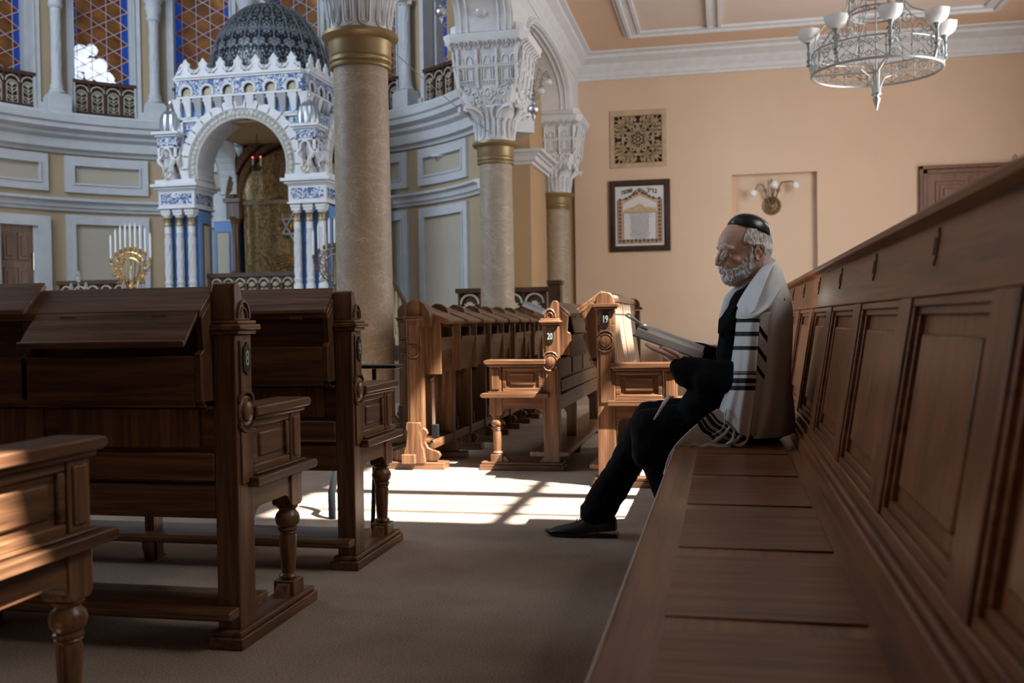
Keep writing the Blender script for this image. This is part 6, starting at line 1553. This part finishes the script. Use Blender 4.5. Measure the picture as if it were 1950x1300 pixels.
# ------------------------------------------------------------------ wall things
wl = empty('wall_lamp', (.703, YW+.12, 2.55), 'brass three-armed wall lamp with white globes in the niche', 'lamp')
mb = MB(); mb.m = Matrix.Rotation(PI/2, 4, 'X'); mb.lathe([(.135,0),(.135,.012),(.125,.018),(.11,.014),(.10,.022),(.085,.018),(.08,.026),(.06,.03),(.045,.05),(.02,.06)], n=32); bp_ = mb.build('back_plate', M_BRASSD, wl)
mb = MB()
for k in range(16): a = 2*PI*k/16; mb.ball((.093*math.cos(a), -.024, .093*math.sin(a)), .011, 6, 4)
mb.build('plate_beading', M_BRASSD, wl)
MB().tube([(0,-.04,0),(0,-.06,.12),(0,-.06,.30)], .010, 6).lathe([(.012,0),(.022,.02),(.012,.05),(.004,.10)], (0,-.06,.30), 10).build('centre_spike', M_BRASSD, wl)
for s, top, endp in ((-1, .27, (-.265, .17)), (1, .29, (.325, .26)), (0, .20, (.03, .275))):
    mb = MB()
    if s: mb.tube([(s*.02,-.05,.0),(s*.06,-.08,.10),(s*.09,-.11,.22),(s*.13,-.14,top+.02),(s*.19,-.16,top+.03),(endp[0]*.85,-.17,endp[1]+.06),(endp[0],-.18,endp[1]+.02)], .009, 6); mb.tube(spiral((s*.09,-.11,.20), (s,0,0), (0,0,1), .035, 1.3), .006, 4)
    else: mb.tube([(0,-.05,.0),(.0,-.12,.06),(.015,-.20,.14),(.03,-.24,.22)], .009, 6)
    ar = mb.build('lamp_arm', M_BRASSD, wl)
    MB().ball((endp[0], -.18 if s else -.25, endp[1]), .055, 18, 12).build('glass_globe', M_GLASSB, ar)
# pierced ventilation grille
gx0, gx1, gz0, gz1 = -1.615, -.790, 3.18, 4.02
M_GRILLE = mottled('painted_grille', (.42, .31, .19), (.50, .38, .24), 6, .7); M_GBORD = mottled('grille_surround', (.40, .30, .20), (.56, .43, .30), 5, .8)
gr = empty('wall_grille', ((gx0+gx1)/2, YW, (gz0+gz1)/2), 'square pierced tan grille high on the wall above the framed text', 'grille')
hw = (gx1-gx0)/2; hh = (gz1-gz0)/2
mb = MB()
for q in ((-hw, hw, hh-.075, hh), (-hw, hw, -hh, -hh+.06), (-hw, -hw+.05, -hh+.06, hh-.075), (hw-.055, hw, -hh+.06, hh-.075)): mb.box(q[0], q[1], -.018, -.001, q[2], q[3])
mb.build('surround', M_GBORD, gr, bev=.004)
MB().box(-hw+.05, hw-.055, -.004, -.001, -hh+.06, hh-.075).build('dark_opening', M_DARK, gr)
mb = MB(); Q = lambda x, z: (x, -.012, z); s_ = hw-.06
def line(pts, r): mb.tube([Q(x-.0025, z-.0075) for x, z in pts], r, 4)
for a in (s_, s_*.66, s_*.60): line([(-a, -a), (a, -a), (a, a), (-a, a), (-a, -a)], .011 if a == s_ else .008)
for k in range(6):
    a = PI/6+k*PI/3; D_ = (math.cos(a), math.sin(a)); T_ = (-D_[1], D_[0])
    for off in (0, .028, .056):
        for s in (-1, 1):
            b_ = a+s*PI/6; e_ = (math.cos(a), math.sin(a)); tip = (D_[0]*(.215-off), D_[1]*(.215-off)); inn = (math.cos(b_)*(.125-off*.7), math.sin(b_)*(.125-off*.7)); line([tip, inn], .0058)
    line([(0, 0), (D_[0]*.2, D_[1]*.2)], .005)
    c = (math.cos(a+PI/6)*.175, math.sin(a+PI/6)*.175)
    for s in (-1, 1): mb.tube([Vector(Q(*c))+v for v in [Vector((math.cos(t)*.036*(1-.5*i/10), 0, math.sin(t)*.036*(1-.5*i/10))) for i, t in enumerate([s*2*PI*1.2*j/10+a for j in range(11)])]], .007, 4)
line([(.06*math.cos(t), .06*math.sin(t)) for t in [2*PI*j/16 for j in range(17)]], .007); line([(.225*math.cos(t), .225*math.sin(t)) for t in [2*PI*j/32 for j in range(33)]], .006)
for sx in (-1, 1):
    for sz in (-1, 1):
        for (x, z, r) in ((.245, .245, .055), (.20, .15, .03), (.15, .20, .03)): mb.tube(spiral(Q(sx*x, sz*z-.0075), (sx,0,0), (0,0,sz), r*.7, 1.3), .0062, 4)
for side in range(4):
    c_, sn_ = math.cos(side*PI/2), math.sin(side*PI/2)
    for s in (-1, 1):
        for (u, v, r, a0) in ((.05, .285, .033, 0), (.11, .275, .034, 2), (.18, .29, .045, 1), (.255, .28, .035, 3), (.09, .31, .02, 1), (.22, .315, .018, 2), (.145, .315, .018, 0)):
            x, z = s*u, v; p_ = Q(x*c_-z*sn_, x*sn_+z*c_-.0075); mb.tube(spiral(p_, Vector((s*c_, 0, s*sn_)), Vector((-sn_, 0, c_)), r, 1.3, a0), .0075, 4)
        for u in (.03, .08, .14, .20, .26): x0_, x1_ = s*u, s*(u+.03); line([(x0_*c_-s_*.66*sn_, x0_*sn_+s_*.66*c_), (x1_*c_-s_*sn_, x1_*sn_+s_*c_)], .007)
mb.build('pierced_tracery', M_GRILLE, gr)
# framed Hebrew text
fx0, fx1, fz0, fz1 = -1.64, -.745, 1.935, 2.99
fr = empty('framed_text', ((fx0+fx1)/2, YW, (fz0+fz1)/2), 'framed Hebrew prayer text with ornamental border on the peach wall', 'picture')
hw, hh = (fx1-fx0)/2, (fz1-fz0)/2
M_FRAME = wood('dark_frame_wood', (.022, .011, .007), (.05, .026, .017), (.085, .05, .035), 'z', .4)
mb = MB()
for a, b, y in ((0, .035, -.035), (.035, .07, -.045), (.07, .088, -.028)):
    for q in ((-hw+a, hw-a, hh-b, hh-a), (-hw+a, hw-a, -hh+a, -hh+b), (-hw+a, -hw+b, -hh+b, hh-b), (hw-b, hw-a, -hh+b, hh-b)): mb.box(q[0], q[1], y, -.002, q[2], q[3])
mb.build('frame', M_FRAME, fr, bev=.004)
M_PAPER = mat('white_print_paper', (.66, .67, .70), .35); M_INKT = mat('black_print', (.02, .03, .035), .6); M_INK2 = mat('grey_print', (.13, .15, .19), .7)
M_ORN = mat('brown_ornament_print', (.15, .07, .045), .6); M_ORN2 = mat('pale_peach_print', (.52, .38, .27), .6); M_MTN = mottled('golden_hill_print', (.42, .30, .13), (.62, .52, .33), 30, .6)
iw, ih = hw-.085, hh-.085
MB().box(-iw, iw, -.012, -.004, -ih, ih).build('paper', M_PAPER, fr)
def flat_poly(name, poly, y, m, parent): mb = MB(); mb.prism(poly, 'y', y, y+.002); return mb.build(name, m, parent, flat=True)
# ornamental border: a band with scrolls, arched at the top
bw, zt, zb = .325, .235, -.40
outer = [(-bw, zb), (bw, zb), (bw, zt), (.25, zt+.01), (.14, zt+.05), (.07, zt+.13), (0, zt+.17), (-.07, zt+.13), (-.14, zt+.05), (-.25, zt+.01), (-bw, zt)]
flat_poly('border_ground', outer, -.0145, M_ORN2, fr)
mb = MB(); mb.tube([(x, -.015, z) for x, z in outer], .006, 4, closed=True)
band = []
for z in [zb+.04+.055*i for i in range(12)]: band += [(-bw+.035, z), (bw-.035, z)]
for x in [-.24+.06*i for i in range(9)]: band += [(x, zb+.035)]
for x in (-.2, -.14, -.09, -.045, 0, .045, .09, .14, .2): band += [(x, zt+.02+max(0, (.2-abs(x))*.55))]
for i, (x, z) in enumerate(band):
    for s in (-1, 1): mb.tube(spiral((x+s*.009, -.0155, z), (s,0,0), (0,0,1 if i % 2 else -1), .021, 1.2, 1), .0055, 4)
    mb.ball((x, -.0155, z), .006, 5, 4, (1, .4, 1))
mb.build('border_scrolls', M_ORN, fr)
flat_poly('picture_sky', [(-.245, .06), (.245, .06), (.245, .18), (.14, .235), (.0, .30), (-.14, .235), (-.245, .18)], -.016, M_PAPER, fr)
flat_poly('hill_picture', [(-.235, .06), (.235, .06), (.235, .12), (.19, .115), (.13, .135), (.08, .125), (.03, .175), (.0, .19), (-.02, .175), (-.06, .15), (-.12, .125), (-.17, .12), (-.235, .085)], -.018, M_MTN, fr)
flat_poly('text_ground', [(-.235, -.345), (.235, -.345), (.235, .045), (-.235, .045)], -.0165, M_PAPER, fr)
mb = MB(); mb.tube([(-.238, -.017, -.348), (.238, -.017, -.348), (.238, -.017, .048), (-.238, -.017, .048)], .0035, 4, closed=True); mb.build('text_frame_line', M_ORN, fr)
VX = Matrix(((1,0,0,0), (0,0,-1,-.020), (0,1,0,0), (0,0,0,1)))
def rtl(s): return s[::-1]
def heb(body, x, z, size, m, rot=0, name='lettering', bold=0): return text_obj(name, rtl(body), m, fr, Matrix.Translation((x, 0, z)) @ VX @ Matrix.Rotation(rot, 4, 'Z'), size, .0006, bold=bold)
heb('שמה', -.185, .365, .088, M_INKT, math.radians(14), bold=.002); heb('בריך', .180, .368, .088, M_INKT, math.radians(-14), bold=.002)
lines = ['בריך שמה דמרא עלמא בריך כתרך ואתרך', 'יהא רעותך עם עמך ישראל לעלם', 'ופורקן ימינך אחזי לעמך בבית מקדשך', 'ולאמטויי לנא מטוב נהורך ולקבל', 'צלותנא ברחמין יהא רעוא קדמך', 'דתוריך לן חיין בטיבותא ולהוי אנא', 'פקידא בגו צדיקיא למרחם עלי', 'ולמנטר יתי וית כל די לי ודי לעמך', 'ישראל אנת הוא זן לכלא ומפרנס', 'לכלא אנת הוא שליט על כלא אנת', 'הוא דשליט על מלכיא ומלכותא', 'דילך היא אנא עבדא דקודשא', 'בריך הוא דסגידנא קמה ומקמי דיקר', 'אוריתה בכל עדן ועדן לא על אנש', 'רחיצנא ולא על בר אלהין סמיכנא', 'אלא באלהא דשמיא']
for i, l in enumerate(lines): heb(l, 0, .025-.0235*i, .0205, M_INK2, name='text_line')
